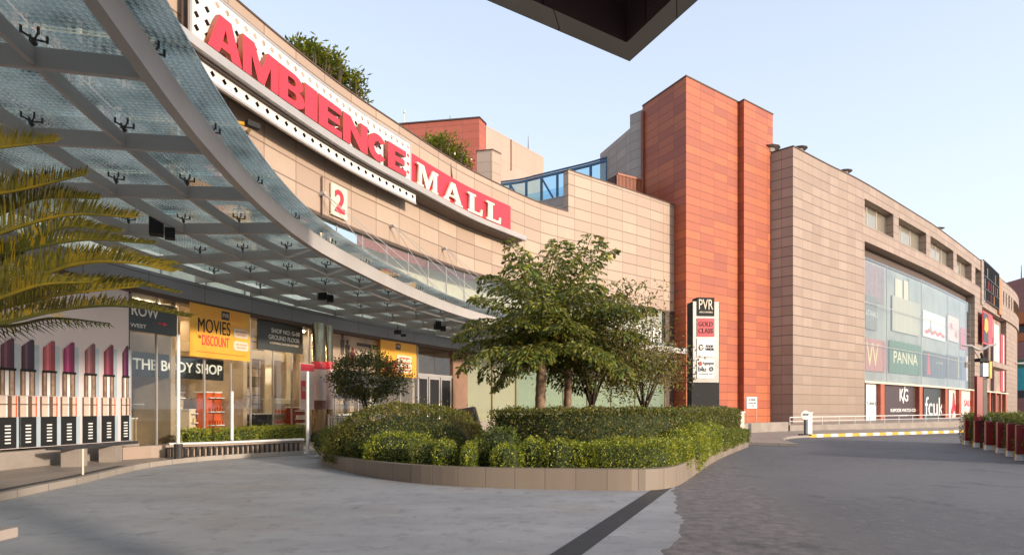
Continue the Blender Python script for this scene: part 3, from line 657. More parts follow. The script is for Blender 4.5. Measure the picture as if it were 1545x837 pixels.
# family photo posters
k = signthing('poster', 'sepia poster with dark figures on a pale ground behind the round bush', 'poster', FW, 525, .1, 4)
ob, c, t, w_, h_ = board(FW, 502, 574, 498, 560, .0, .03, 'sheet', plain('sepia_print', (.48,.36,.26), .5, var=.2, scale=1.5), k)
for x, y, a, b in ((-.32,.12,.10,.5),(-.22,.02,.12,.45),(-.12,-.12,.1,.4)): place(poly([arc(.5,.85,.2,.14,0,360,12), [(.2,0),(.8,0),(.9,.7),(.1,.7)]], w_*a, h_*b, .01), 'figure', [BROWNP, REDP, WALLI][int(y*20)%3], c+t*w_*x+Vector((0,0,h_*y)), t, k, .01)
rect('pale_strip', c, t, w_*.2, -h_*.05, w_*.4, h_*.06, CREAM, k); rect('hill_band', c, t, w_*.2, h_*.16, w_*.45, h_*.08, BROWNP, k)
# --- lipstick billboard
k = signthing('lipstick_billboard', 'large pale billboard of a row of lipsticks left of the shops', 'billboard', FW, 100, .2, 3)
s0, s1 = FW.at_u(-45, .2), FW.at_u(192, .2); a, b = Vector((*FW.pos(s0, .2), 0)), Vector((*FW.pos(s1, .2), 0)); t = (b-a).normalized(); n_ = t.cross(Vector((0,0,1))); W = (b-a).length
z0, z1 = .62, 5.28; c = (a+b)/2+Vector((0,0,(z0+z1)/2))+n_*.05
m = MB(); m.bar(a+Vector((0,0,(z0+z1)/2)), b+Vector((0,0,(z0+z1)/2)), .1, z1-z0); m.build('board', plain('billboard_pale', (.66,.58,.58), .45, var=.05, scale=.4), k)
LC = [(.13,.012,.03),(.10,.01,.03),(.05,.006,.018),(.42,.07,.08),(.30,.012,.10),(.26,.09,.09),(.24,.03,.06),(.12,.01,.06)]
GOLDT = plain('gold_metal_print', (.62,.42,.28), .3, .5, var=.3, scale=5); GREYT = plain('soft_blue_print', (.42,.50,.56), .5)
def upos(u):
    lo, hi = 0.0, 1.0
    for _ in range(40):
        mid = (lo+hi)/2; p = a+(b-a)*mid+n_*.05; uu = 772.5+F*p.x/p.y
        if uu < u: lo = mid
        else: hi = mid
    return (lo-.5)*W
def zz(x, v): p = c+t*x; return E+(615-v)*p.y/F
ux = [-30, 10, 41, 73, 103, 135, 163, 189]; x_ = [upos(u) for u in ux]
mats = [plain('lipstick_shade', q, .3, var=.1, scale=4) for q in LC]; mats2 = [plain('lipstick_shine', tuple(min(.8, x*1.35+.05) for x in q), .3, var=.1) for q in LC]; mats3 = [plain('lipstick_deep', tuple(x*.55 for x in q), .3, var=.1) for q in LC]
GOLDD = plain('gold_print_dark', (.16,.085,.05), .4); GOLDL = plain('gold_print_light', (.66,.52,.42), .35)
ref = upos(73)
for i, x in enumerate(x_):
    wd = .40; zt = zz(x, 512+10*(ux[i]-73)/150); zb = zz(ref, 560); zg = zz(ref, 597); zk = zz(ref, 628); e = z0
    if i == len(x_)-1: wd = .26; x -= .02
    def R_(nm, xx, za, zb_, w2, mt, off): rect(nm, c, t, xx, (za+zb_)/2-c.z, w2, zb_-za, mt, k, .012, off)
    wd2 = wd*1.0
    R_('soft_shadow', x+wd*.62, zg, zt-.15, wd*.32, GREYT, 0)
    bw = wd*.78; bh = zt-zb; xs = [0,.22,.42,.62,.82,1.0]
    def slant(f): return .72+.28*min(1, f/.9)
    for q, (fa, fb) in enumerate(zip(xs, xs[1:])):
        place(poly([[(0,0),(1,0),(1,slant(fb)-(.05 if fb == 1 else 0)),(0,slant(fa))]], bw*(fb-fa), bh, .02), 'bullet', [mats[i], mats2[i], mats[i], mats3[i], mats3[i]][q], c+t*(x+bw*((fa+fb)/2-.5))+Vector((0,0,(zt+zb)/2-c.z)), t, k, .03)
    for q, (fa, fb, mt) in enumerate(((0,.10,GOLDD),(.10,.26,GOLDT),(.26,.34,GOLDD),(.34,.58,WHITE),(.58,.68,GOLDD),(.68,.90,GOLDT),(.90,1,GOLDD))):
        R_('gold_tube', x+wd*((fa+fb)/2-.5)*.95, zg, zb, wd*.95*(fb-fa), mt, .014)
    for q, (fa, fb, mt) in enumerate(((0,.08,GOLDD),(.08,.42,GOLDL),(.42,.50,WHITE),(.50,.72,GOLDD),(.72,.92,GOLDL),(.92,1,ORED))):
        R_('collar', x+wd*((fa+fb)/2-.5)*1.2, zk, zg-.015, wd*1.2*(fb-fa), mt, .014)
    R_('collar_rim', x, zg-.24, zg-.215, wd*1.2, GOLDD, .03); R_('bullet_rim', x, zb-.04, zb+.02, wd*.98, BLACK, .045)
    R_('case', x-wd*.02, e+.02, zk, wd*1.15, BLACK, .014); R_('case_edge', x+wd*.70, e+.02, zk, wd*.28, GREYT, .014)
    m = MB()
    for j in range(11):
        if j == 6: continue
        zz_ = zk-.22-j*.085
        if zz_ > e+.05: p = c+t*(x)+Vector((0,0,zz_-c.z))+n_*.034; m.bar(p-t*.07, p+t*.07, .012, .035)
    m.build('case_lettering', WHITE, k)
put('nt.', c, t, upos(122), zz(upos(122), 433)-c.z, .5, .28, BLACK, k, .01, .02)
put('Fara', c, t, upos(62), zz(upos(62), 452)-c.z, .95, .28, plain('magenta_print', (.45,.02,.12), .5), k, .01, .02)
put('200', c, t, upos(12), zz(upos(12), 470)-c.z, .62, .3, BLACK, k, .01, .0)
m = MB(); m.slab(FW, 0, s1+.2, .0, .45, .13, .56, 1); props(m.build('billboard_plinth', CONC), 'long low concrete plinth below the lipstick billboard', 'wall')
# chrome columns with poster wraps
for i, (u, lab) in enumerate(((481, 'broad polished chrome column, left one, with pink and red poster wrap'), (496.5, 'slimmer polished chrome column just right of the broad one'))):
    s = FW.at_u(u, .8); x, y = FW.pos(s, .8); r = .30 if i == 0 else .17
    k = thing('chrome_column', lab, 'column', (x, y, .13)); m = MB(); m.tube([(x, y, .13), (x, y, ZF0)], r, 28); m.build('shaft', CHROME, k, smooth=True)
    m = MB(); m.tube([(x, y, .13), (x, y, .45)], r+.05, 28); m.build('base_ring', STEELD, k)
    m = MB(); za, zb = FW.z(s, .8, 617), FW.z(s, .8, 546); m.tube([(x, y, za), (x, y, zb)], r+.02, 28, cap=False); m.build('poster_wrap', PINKP, k, smooth=True)
    m = MB(); m.tube([(x, y, zb-.34), (x, y, zb)], r+.03, 28, cap=False); m.build('red_band', SIGNRED, k, smooth=True)
    if i == 0:
        m = MB(); m.tube([(x, y, za), (x, y, za+.4)], r+.03, 28, cap=False); m.build('skin_tone_figure_print', plain('figure_print', (.35,.13,.10), .5, scale=7, var=.4), k)
# leaning red/pink poster box beside them
x, y = FW.pos(FW.at_u(463, 1.0), 1.0)
k = thing('poster_stand', 'pink poster stand with red header on a white post by the chrome columns', 'poster', (x, y, .13)); t = FW.tan(FW.at_u(463)); c = Vector((x, y, 2.55))
c.z = E+(615-583)*y/F
m = MB(); m.bar(c-t*.42, c+t*.42, .06, 2.0); m.build('panel', PINKP, k); rect('header', c+t.cross(Vector((0,0,1)))*.03, t, 0, .82, .8, .3, SIGNRED, k); rect('side_card', c+t.cross(Vector((0,0,1)))*.03, t, -.22, -.15, .34, .8, SIGNRED, k)
put('SALE', c, t, -.22, -.1, .22, .2, WHITE, k, .01, 0, off=.045)
m = MB(); m.tube([(x, y, .13), (x, y, 1.6)], .05, 8); m.build('post', WHITEM, k)
# ================================================================ GLASS CANOPY
cp = thing('glass_canopy', 'curved steel and fritted glass canopy sweeping over the shop forecourt', 'canopy', (-9, 14, 6))
ZB, ZT, ZG = 6.05, 6.38, 6.62
m = MB(); m.slab(CO, 0, CO.L, -.16, .0, ZB-.02, ZT+.08, .6); m.build('edge_beam', STEEL, cp)
st = []; s = 1.2
while s < CO.L-.4: st.append(s); s += 2.3
def inner(s):        # where the rib from station s meets the wall
    for k in range(1, 120):
        o = -.1*k; p = CO.pos(s, o); d2 = np.min(np.hypot(FW.p[:, 0]+FW.n[:, 0]*.2-p[0], FW.p[:, 1]+FW.n[:, 1]*.2-p[1]))
        if d2 < .08: return o
        o_last = o
    return -6.0
IN = []
for s in st:
    o = inner(s); IN.append(o)
    a, b = CO.pos(s, -.16), CO.pos(s, o); m = MB(); m.bar((*a, (ZB+ZT)/2+.03), (*b, (ZB+ZT)/2+.03), .085, ZT-ZB-.06); m.build('rib_beam', STEEL, cp)
OFFS = [-1.5, -2.95, -4.4, -5.85]
def innr(s): return float(np.interp(s, st, IN))
for off in OFFS:
    q = [s for s in st if innr(s) < off-.25]
    if len(q) > 1:
        m = MB(); m.slab(CO, q[0]-1, q[-1], off-.035, off+.035, ZB+.09, ZT-.02, .6); m.build('ring_beam', STEEL, cp)
cols = [.42]+[0.0]+OFFS
bounds = [.42, -1.5, -2.95, -4.4, -5.85, -7.3, -8.75]
for i in range(len(st)-1):
    for j in range(len(bounds)-1):
        o1, o0 = bounds[j], bounds[j+1]; lim = min(innr(st[i]), innr(st[i+1]))
        lim = (innr(st[i])+innr(st[i+1]))/2
        if o1 <= lim+.1: continue
        o0 = max(o0, lim)
        m = MB(); m.slab(CO, st[i]+.012, st[i+1]-.012, o0+.012, o1-.012, ZG, ZG+.02, .8); m.build('glass_pane', GLASSC, cp)
m0 = None; fit_n = 0
for s, il in zip(st, IN):
    for off in [-.08]+OFFS:
        if off < il+.3: continue
        p = CO.pos(s, off); t = CO.tan(s); nn = t.cross(Vector((0,0,1)))
        if m0 is None:
            m = MB(); m.tube([(0,0,0),(0,0,.14)], .022, 6)
            for sx in (-1, 1):
                for sy in (-1, 1):
                    m.bar((0,0,.12), (sx*.10, sy*.10, .16), .018, .022); m.tube([(sx*.10, sy*.10, .14), (sx*.10, sy*.10, .235)], .018, 6)
            m.tube([(0,0,.06),(0,0,.09)], .04, 8)
            o = m.build('spider_fitting', STEELD, cp); m0 = o
        else: o = m0.copy(); C.objects.link(o)
        o.parent = cp; o.location = Vector((*p, ZT-.01))-cp.location; o.rotation_euler = (0, 0, math.atan2(t.y, t.x)); fit_n += 1
# tie rods from the wall
for u, zz0 in ((482, 11.75), (588, 11.7), (667, 11.65), (760, 11.6), (940, 11.5)):
    s = FW.at_u(u); p = FW.pos(s, .05); m = MB(); m.tube([(*FW.pos(s, -.05), zz0), (*FW.pos(s, .35), zz0)], .09, 8)
    q = min(range(len(st)), key=lambda i: math.dist(CO.pos(st[i], 0), p))
    a = (*FW.pos(s, .3), zz0)
    for dq in (-1, 1, 2):
        if 0 <= q+dq < len(st): m.tube([a, (*CO.pos(st[q+dq], -1.0), ZT)], .018, 5)
    m.build('tie_rod', STEEL, cp)
# floodlights under the canopy
def flood(u, v, Y, big, lab):
    p = world(u, v, Y); k = thing('floodlight', lab, 'floodlight', p, 'floodlights hung beneath the canopy')
    m = MB(); h = .42 if big else .2; m.box(p, (.30, .34, h), .5); m.build('housing', BLACK, k)
    m = MB(); m.box(p+Vector((.30, .06, -.16)), (.22, .24, .26 if big else .12), .5); m.build('lamp_head', BLACK, k)
    m = MB(); m.tube([p, (p.x, p.y, ZB+.05)], .025, 6); m.build('hanger', STEELD, k)
flood(236, 342, 14.3, True, 'largest black box floodlight under the left end of the canopy')
flood(486, 444, 23.0, True, 'black floodlight under the canopy above the chrome columns')
flood(660, 491, 31.0, True, 'black floodlight under the canopy above the entrance doors')
flood(386, 456, 24.0, False, 'small tilted black floodlight on the fascia right of the orange banner')
flood(600, 501, 31.0, False, 'small black floodlight on the fascia above the second orange banner')
m = MB(); p = world(381, 189, 22.6); k = thing('wall_floodlight', 'small brown and black floodlight on the beige wall below the sign', 'floodlight', p)
m.box(p, (.5, .26, .2), .9); m.build('housing', BLACK, k); m = MB(); m.tube([p, (*FW.pos(FW.at_u(375), -.05), p.z+.05)], .07, 8); m.build('bracket', GOLD, k)
m = MB(); m.tube([p+Vector((-.2,0,0)), p+Vector((-.65,-.2,.05))], [.10,.05], 8); m.build('visor', YEL, k)

# ================================================================ RED TOWER
def dirv(a, b): v = Vector((b[0]-a[0], b[1]-a[1])); return v.normalized()
ZTW = 31.0+E
c0 = Vector((16.3, 54.0)); lv = Vector((-.469, .883)); rv = Vector((.823, .568))
tw = thing('red_tower', 'tall red sandstone clad tower with a dark vertical recess', 'tower', (c0.x, c0.y, 0))
lp = c0+lv*6.1; rp = c0+rv*8.35; sp0 = Vector((23.35, 58.55)); sp1 = sp0+rv*5.0
m = MB(); P_ = [tuple(c0), tuple(rp), tuple(rp+lv*12), tuple(c0+lv*12)]; REDT = RED
m.prism([P_[0], P_[1], tuple(rp+lv*6.1), tuple(lp)], 0, ZTW); m.build('wall', RED, tw)
m = MB(); q0, q1 = sp0-rv*.15-lv*.35, sp1-lv*.35; m.prism([tuple(q0+rv*.0), tuple(q1), tuple(q1+lv*7), tuple(q0+lv*7)], 0, ZTW); m.build('side_pier', RED, tw)
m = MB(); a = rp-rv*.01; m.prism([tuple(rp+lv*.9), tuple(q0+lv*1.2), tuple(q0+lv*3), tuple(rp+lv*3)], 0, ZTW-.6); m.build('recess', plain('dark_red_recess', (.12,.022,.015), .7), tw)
m = MB(); e = .06
for a0, a1, a2, a3 in ((c0, rp, rp+lv*6.1, lp), (q0, q1, q1+lv*7, q0+lv*7)):
    m = MB(); m.prism([tuple(a0-rv*e-lv*e), tuple(a1+rv*e-lv*e), tuple(a2+rv*e), tuple(a3-rv*e)], ZTW, ZTW+.12, bot=True); m.build('parapet_cap', CAPD, tw)
# grey stone stair mass joined behind the tower
gk = thing('rear_stone_block', 'grey beige stone block stepping up behind the left of the red tower', 'building', (12, 62, 0))
g0 = lp+lv*.02; g1 = Vector((12.4, 60.6)); gd = (Vector((10.7, 65.3))-g1).normalized(); g2 = g1+gd*6.5
m = MB(); m.prism([tuple(g1), tuple(g0+rv*.1), tuple(g0+rv*5), tuple(g1+rv*5)], 0, 32.4); m.build('upper_wall', GREYST, gk)
m = MB(); m.prism([tuple(g2), tuple(g1-gd*.01), tuple(g1+rv*5), tuple(g2+rv*5)], 0, 31.0); m.build('lower_wall', GREYST, gk)
m = MB(); m.prism([tuple(g0-lv*.35-rv*.22), tuple(g0-lv*.35+rv*.1), tuple(g0+rv*.1), tuple(g0-rv*.22)], 0, 32.0); m.build('rust_edge_strip', plain('rust_strip', (.25,.06,.03), .6), gk)
# ================================================================ BEIGE BLOCK (long, gently bending away)
BK = Path([(28.97,59.45),(35.5,64.3),(42.1,69.0),(57.0,80.9),(65.5,87.9),(85.9,105.7),(101,119.5),(122,139),(142,162)])
BP = [BK.pos(0, 0)]
ZB2 = 26.9+E
bb = thing('beige_block', 'long beige stone department block with recessed windows bending away to the right', 'building', (28.97, 59.45, 0))
def su(u, o=0): return BK.at_u(u, o) if BK.at_u(u, o) is not None else BK.L
D = 1.3; s_a = su(1304.5)
WZ1, WZ0, OZ1, OZ0 = 25.1+E, 22.0+E, 20.0+E, 3.2+E
m = MB(); b0 = Vector(BK.pos(0, 0)); b1 = Vector((26.7, 61.6))
m.prism([tuple(b1), tuple(b0), BK.pos(2, -2), (28.5, 64)], 0, ZB2, top=True)
m.slab(BK, 0, s_a, -D, 0, 0, ZB2, .95); 
wins = [(1304.5,1348),(1356,1397.5),(1404,1438.5),(1443.5,1466),(1471.5,1479.5)]
S5 = su(1483); SE = BK.L
m.slab(BK, s_a, S5, -D, 0, WZ1, ZB2, .95); m.slab(BK, s_a, S5, -D, 0, OZ1, WZ0, .95)
for (a, b), (c_, d_) in zip(wins, wins[1:]): m.slab(BK, su(b), su(c_), -D, 0, WZ0, WZ1, 1)
m.slab(BK, su(1479.5), S5, -D, .15, OZ1-1, ZB2+.3, 1)
m.slab(BK, su(1471), su(1482), -D, -.02, 0, OZ1, 1)
# curved end with overhanging band
m.slab(BK, S5, su(1511), -D, -.25, OZ1-1.0, OZ1+.2, 1.2)
m.slab(BK, su(1511), SE, -D, 0, OZ1-1.0, WZ0, 1.2); m.slab(BK, su(1511), SE, -D, 0, WZ1-.3, ZB2, 1.2)
for u in (1511, 1515, 1519, 1523.5, 1527): s = su(u); m.slab(BK, s, s+2.2, -D, 0, WZ0, WZ1-.3, 1.2)
m.slab(BK, su(1521), SE, -D*2, -.3, 0, OZ1-1.0, 1.2)
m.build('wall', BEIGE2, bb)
m = MB(); m.slab(BK, 0, S5, -1.5, .06, ZB2+.003, ZB2+.12, 1); m.build('parapet_cap', CAPD, bb)
m = MB(); m.prism([tuple(b1-Vector((.05,.05))), tuple(b0-Vector((0,.06))), tuple(b0+Vector((-.5,.6))), tuple(b1+Vector((0,.5)))], ZB2+.004, ZB2+.115); m.build('parapet_cap', CAPD, bb)
m = MB(); m.slab(BK, su(1511), SE, -1.5, .06, ZB2+.003, ZB2+.12, 1.5); m.build('parapet_cap', CAPD, bb)
m = MB(); m.prism([BK.pos(0,-1.31), BK.pos(s_a*.5,-1.31), BK.pos(SE*.5,-1.35), BK.pos(SE,-1.35), (90,175), (30,80)], 0, 21.5); m.build('inner_body', plain('block_inner_body', (.20,.17,.15), .7), bb)
m = MB(); m.slab(BK, s_a, S5, -D-.6, -D, WZ0-.5, WZ1+.5, 1); m.slab(BK, su(1511), SE, -D-.6, -D, WZ0-.5, WZ1+.5, 1); m.build('window_backing', WALLW, bb)
PANEW = glassm('window_glass_pale', (.8,.82,.80), .22, diff=.42, diffcol=(.62,.60,.52))
for i, (a, b) in enumerate(wins):
    sa, sb = su(a), su(b); k = max(1, int((sb-sa)/3)); m = MB()
    for q in range(k): m.sheet(BK, sa+(sb-sa)*q/k+.05, sa+(sb-sa)*(q+1)/k-.05, -D+.35, WZ0+.02, WZ1-.02, 1)
    wd_ = m.build('window', PANEW, bb)
    m = MB(); 
    for q in range(k+1): s = sa+(sb-sa)*q/k; m.slab(BK, max(sa+.01, s-.05), min(sb-.01, s+.05), -D+.3, -D+.4, WZ0, WZ1)
    m.build('window_frame', CREAM, wd_)
    m = MB(); s = sa+(sb-sa)*(.42 if i != 2 else .8); m.slab(BK, s, s+1.3, -D+.05, -D+.12, WZ0+.1, WZ0+2.0); m.build('dark_blind', WALLG, wd_)
# glazed coloured bay at the bend
m = MB(); a, b = S5+.1, su(1507)
m.sheet(BK, a, b, -.1, OZ1+.2, ZB2+.6, 1.4); m.build('corner_bay_glass', plain('bay_blue_glass', (.10,.12,.15), .12, .2), bb)
m = MB(); k = 14
for q in range(k+1): s = a+(b-a)*q/k; m.slab(BK, max(a,s-.09), min(b,s+.09), -.1, .08, OZ1+.2, ZB2+.6, 3)
for z in (OZ1+.2, OZ1+2.3, OZ1+4.6, ZB2+.5): m.slab(BK, a, b, -.09, .10, z, z+.16, 1.5)
m.build('corner_bay_frame', STEELD, bb)
m = MB()
for q, z, mi in ((1,0,0),(1,1,0),(4,1,1),(6,0,1),(6,1,1),(8,0,1),(8,1,2),(10,1,1),(10,2,2),(12,1,2),(3,2,0),(9,0,2)):
    s = a+(b-a)*q/k; m.slab(BK, s+.12, s+(b-a)/k-.12, -.08, -.02, OZ1+.5+z*2.2, OZ1+2.2+z*2.2, 2, mi)
m.build('coloured_bay_panels', [WALLG, SIGNRED, ORANGE], bb)
m = MB(); m.slab(BK, su(1507), su(1511), -.3, .1, OZ1-.6, ZB2+.2, 1.5); m.build('orange_bay_pier', plain('orange_stone', (.50,.22,.08), .6), bb)
m = MB(); m.slab(BK, s_a+.02, su(1471), -D-.4, -D+.05, 18.7+E, OZ1, 1); m.build('dark_reveal', CAPD, bb)
# curtain wall
ca, cb = s_a+.05, su(1470.5); s = ca; m3 = MB(); nb_ = 9; seg = []
edges_u = [1305, 1339, 1391, 1431, 1448, 1457.5, 1470.3]
for i, (ua, ub) in enumerate(zip(edges_u, edges_u[1:])):
    sa, sb = max(ca, su(ua, -.5)), su(ub, -.5)
    for z0_, z1_ in ((OZ0+.1, 7.9+E), (7.9+E, 13.0+E), (13.0+E, 18.5+E)):
        m = MB(); n = max(1, round((sb-sa)/1.5))
        for q in range(n): m.sheet(BK, sa+(sb-sa)*q/n+.03, sa+(sb-sa)*(q+1)/n-.03, -.5, z0_+.03, z1_-.03, 2)
        m.build('curtain_window', GLASSB, bb)
m = MB()
for ua in edges_u: s = min(cb, max(ca, su(ua, -.5))); m.slab(BK, s-.06, s+.06, -.62, -.53, OZ0, 18.5+E)
m.slab(BK, ca, cb, -.64, -.55, 7.85+E, 7.93+E, 1.5); m.slab(BK, ca, cb, -.64, -.55, 12.95+E, 13.03+E, 1.5); m.build('curtain_mullions', STEEL, bb)
m = MB(); m.slab(BK, s_a, su(1521), -D, .05, OZ0-.18, OZ0+.06, 1.5); m.build('ledge', CREAM, bb)
# shopfront columns of the block
cu_ = [1331.5, 1389.5, 1428, 1448.5, 1470, 1483, 1494, 1503, 1511, 1518]
for u in cu_:
    s = su(u); m = MB(); m.slab(BK, s-.65, s+.65, -D, .02, .10, OZ0-.19, 1); m.build('red_pier', plain('red_pier_stone', (.40,.10,.05), .6) if 'red_pier_stone' not in MATS else MATS['red_pier_stone'], bb)
m = MB(); m.slab(BK, s_a, su(1521), -D-.1, -D+.08, .1, OZ0-.2, 1.5); m.build('shopfront_backing', WALLI, bb)
def bsign(u0, u1, v0, v1, o, name, label, cat, mat, txt=(), uref=None):
    k = thing(name, label, cat, (*BK.pos(su((u0+u1)/2), o), 4))
    ob, c, t, w_, h_ = board(BK, u0, u1, v0, v1, o, .1, 'panel', mat, k, uref)
    for (s, x, y, ww, hh, mt, bo) in txt: put(s, c, t, x*w_, y*h_, ww*w_, hh*h_, mt, k, .04, bo, 'lettering')
    return k, c, t, w_, h_
BUR = plain('dark_plum_panel', (.06,.035,.035), .45); CHAR = plain('charcoal_panel', (.04,.045,.045), .45); SKYW = plain('pale_blue_white_panel', (.62,.64,.68), .4)
bsign(1306, 1330, 579, 638, -.5, 'shopfront_sign', 'white shopfront panel with thin grey script, nearest the stone corner', 'shop sign', SKYW, [('Calvin Jeans', -.02, 0, .8, .12, WALLG, 0)])
k, c, t, w_, h_ = bsign(1334.5, 1388, 581, 637, -.5, 'shopfront_sign', 'dark plum shopfront panel with white KG monogram', 'shop sign', BUR, [('KG', 0, .24, .24, .34, WHITE, .01), ('KAPOOR WATCH CO.', 0, -.17, .72, .09, WHITE, .02), ('SINCE 1920', 0, -.31, .2, .035, WHITE, 0)])
place(poly([[(.3,0),(.45,0),(.75,1),(.62,1)]], w_*.16, h_*.46, .03), 'monogram_stroke', WHITE, c+Vector((0,0,h_*.25)), t, k, .03)
bsign(1393, 1427, 583, 637, -.5, 'shopfront_sign', 'charcoal shopfront panel with tall white fcuk letters', 'shop sign', CHAR, [('fcuk', -.05, -.05, .80, .52, WHITE, .0), ('o', .42, .28, .06, .05, WHITE, 0)])
k, c, t, w_, h_ = bsign(1431, 1446.5, 586, 637, -.5, 'shopfront_poster', 'pale pink shopfront poster with a red slanting figure print', 'poster', PINKP)
place(poly([[(.1,0),(.5,.35),(.9,0),(.95,.3),(.6,.55),(.5,.95),(.35,.98),(.25,.5),(.05,.3)]], w_*.7, h_*.8, .03), 'red_figure_print', SIGNRED, c, t, k, .02)
bsign(1450, 1468, 589, 636, -.5, 'shopfront_poster', 'pale shopfront poster with red band left of the lamp post', 'poster', PINKP, [('SALE', 0, .1, .6, .2, SIGNRED, 0)])
for u0, u1, mt, lab in ((1472,1481.5,WALLI,'dark shopfront poster directly right of the lamp post'),(1485,1492.5,SKYW,'pale blue shopfront poster second right of the lamp post'),(1496,1501.5,BROWNP,'brown shopfront poster third right of the lamp post'),(1505,1509.5,PINKP,'pale pink shopfront poster fourth right of the lamp post')):
    k, c, t, w_, h_ = bsign(u0, u1, 596, 634, -.5, 'shopfront_poster', lab, 'poster', mt)
    place(poly([[(.3,0),(.7,0),(.8,.6),(.6,.7),(.65,1),(.4,1),(.4,.7),(.2,.6)]], w_*.5, h_*.75, .05), 'figure_print', [BLUEM, SIGNRED, CREAM][int(u0) % 3], c, t, k, .04)
# signs behind the curtain glass
bsign(1305, 1336, 512, 560, -1.0, 'window_sign', 'pink window sign with a large pale W behind curtain glass', 'shop sign', plain('rose_pink_panel', (.48,.17,.15), .5), [('W', -.18, 0, .6, .75, GOLD, 0)])
bsign(1342, 1389.5, 517, 564, -1.0, 'window_sign', 'green window sign with pale gold PANNA letters', 'shop sign', GREENP, [('PANNA', -.02, .0, .76, .36, CREAML, .01)])
bsign(1305, 1323, 447, 497, -1.0, 'window_sign', 'grey window sign with white ATANJALI letters at the stone corner', 'shop sign', plain('mid_grey_panel', (.22,.21,.20), .5), [('ATANJALI', 0, -.05, .95, .22, WHITE, 0)])
bsign(1346, 1387, 452, 503, -1.0, 'window_screen', 'blank cream screen behind the curtain glass above the green sign', 'panel', clad('cream_slat_screen', (.52,.47,.38), (.47,.42,.34), (.33,.30,.25), 1.1, 9, .1))
k, c, t, w_, h_ = bsign(1392, 1426, 473, 511, -1.0, 'window_poster', 'white window poster with a red flower bed and a cone shaped tree', 'poster', WHITE)
place(poly([[(.2,0),(.8,0),(.6,.5),(.5,1),(.4,.5)]], w_*.25, h_*.6, .03), 'cone_print', WALLG, c-t*w_*.18, t, k, .02)
for i in range(7): place(poly([arc(.5,.5,.5,.5,0,360,10)], w_*.16, h_*.14, .03), 'flower_print', [SIGNRED, ORED][i % 2], c+t*w_*(-.35+.12*i)+Vector((0,0,-h_*(.30-.08*(i%2)))), t, k, .02)
bsign(1429, 1447, 478, 515, -1.0, 'window_poster', 'pale pink floral window poster behind curtain glass', 'poster', PINKP, [('*', -.2, .1, .3, .3, SIGNRED, 0), ('*', .2, -.2, .3, .3, SIGNRED, 0)])
bsign(1449, 1457, 495, 527, -1.0, 'window_poster', 'plain bright red upright window banner', 'banner', SIGNRED)
k, c, t, w_, h_ = bsign(1394, 1426, 532, 569, -1.0, 'window_poster', 'dark window poster with a red dressed figure at its left', 'poster', CHAR, [('JOY WEAR', .2, .1, .3, .1, CREAM, 0)])
place(poly([[(.2,0),(.9,0),(.7,.7),(.6,1),(.4,1),(.3,.7)]], w_*.2, h_*.85, .03), 'figure_print', SIGNRED, c-t*w_*.32, t, k, .02)
bsign(1429, 1447, 537, 571, -1.0, 'window_poster', 'dark brown window poster with an ochre right edge', 'poster', BROWNP, [('I', .42, 0, .12, .95, GOLD, 0)])
bsign(1450, 1456, 538, 573, -1.0, 'window_poster', 'slim blue upright window poster', 'poster', BLUEM); bsign(1457.5, 1469, 538, 575, -1.0, 'window_poster', 'slim pale pink window poster beside the blue one', 'poster', PINKP)
m = MB(); m.slab(BK, su(1352,-1), su(1362,-1), -1.15, -1.1, 12.9+E+1, 17.6+E, 2); props(m.build('window_blind', CREAM), 'cream upright blind high behind the curtain glass, left one', 'blind')
m = MB(); m.slab(BK, su(1365,-1), su(1372,-1), -1.15, -1.1, 12.9+E+.4, 17.8+E, 2); props(m.build('window_blind', CREAM), 'cream upright blind high behind the curtain glass, right one', 'blind')
m = MB(); m.slab(BK, s_a+.1, su(1335,-1), -1.15, -1.1, 13.6+E, 18.3+E, 2); props(m.build('window_blind', plain('mauve_blind', (.33,.22,.23), .6)), 'mauve blind in the top left corner of the curtain glass', 'blind')
m = MB(); m.slab(BK, su(1373,-1), su(1391,-1), -1.15, -1.1, 13.6+E, 18.3+E, 2); props(m.build('window_blind', WALLG), 'wide grey blind high behind the curtain glass', 'blind')
m = MB(); m.slab(BK, s_a+.1, su(1470,-1), -1.25, -1.2, OZ0, 18.5+E, 2); m.build('curtain_backing', plain('curtain_backing_grey', (.36,.36,.34), .7, var=.2, scale=.2), bb)
# big hanging posters by the bend
k, c, t, w_, h_ = bsign(1482, 1497, 472, 520, .6, 'hanging_poster', 'big red poster with an orange motif hung at the bend of the block', 'poster', SIGNRED)
place(poly([[(0,0),(1,0),(1,1),(0,1)]], w_*.5, h_*.9, .05), 'grey_ground', CHAR, c-t*w_*.2, t, k, .03); place(poly([[(0,.2),(.5,0),(1,.3),(.9,.8),(.5,1),(.1,.8)]], w_*.4, h_*.5, .05), 'motif', ORANGE, c-t*w_*.2+Vector((0,0,h_*.08)), t, k, .09)
k, c, t, w_, h_ = bsign(1499, 1507, 490, 560, .3, 'hanging_poster', 'tall pale figure poster right of the big red poster', 'poster', PINKP)
place(poly([[(.3,0),(.7,0),(.8,.6),(.6,.7),(.65,1),(.4,1),(.4,.7),(.2,.6)]], w_*.7, h_*.8, .05), 'figure_print', WHITE, c, t, k, .04)
k, c, t, w_, h_ = bsign(1509.5, 1515, 505, 590, .3, 'hanging_poster', 'tall narrow red and white striped poster farthest right', 'poster', SIGNRED); rect('white_stripe', c, t, w_*.2, 0, w_*.25, h_, WHITE, k, .05)
m = MB(); m.slab(BK, su(1481), su(1507), -.2, 1.6, 7.6+E, 8.6+E, 1); props(m.build('entrance_lintel', BEIGE2), 'beige stone entrance lintel below the big red poster', 'lintel')
m = MB(); m.slab(BK, su(1483), su(1521), -D-.1, -D+.05, OZ0, OZ1, 1.5); m.build('bend_infill', plain('pale_pink_infill', (.45,.33,.27), .6, var=.3, scale=.3), bb)
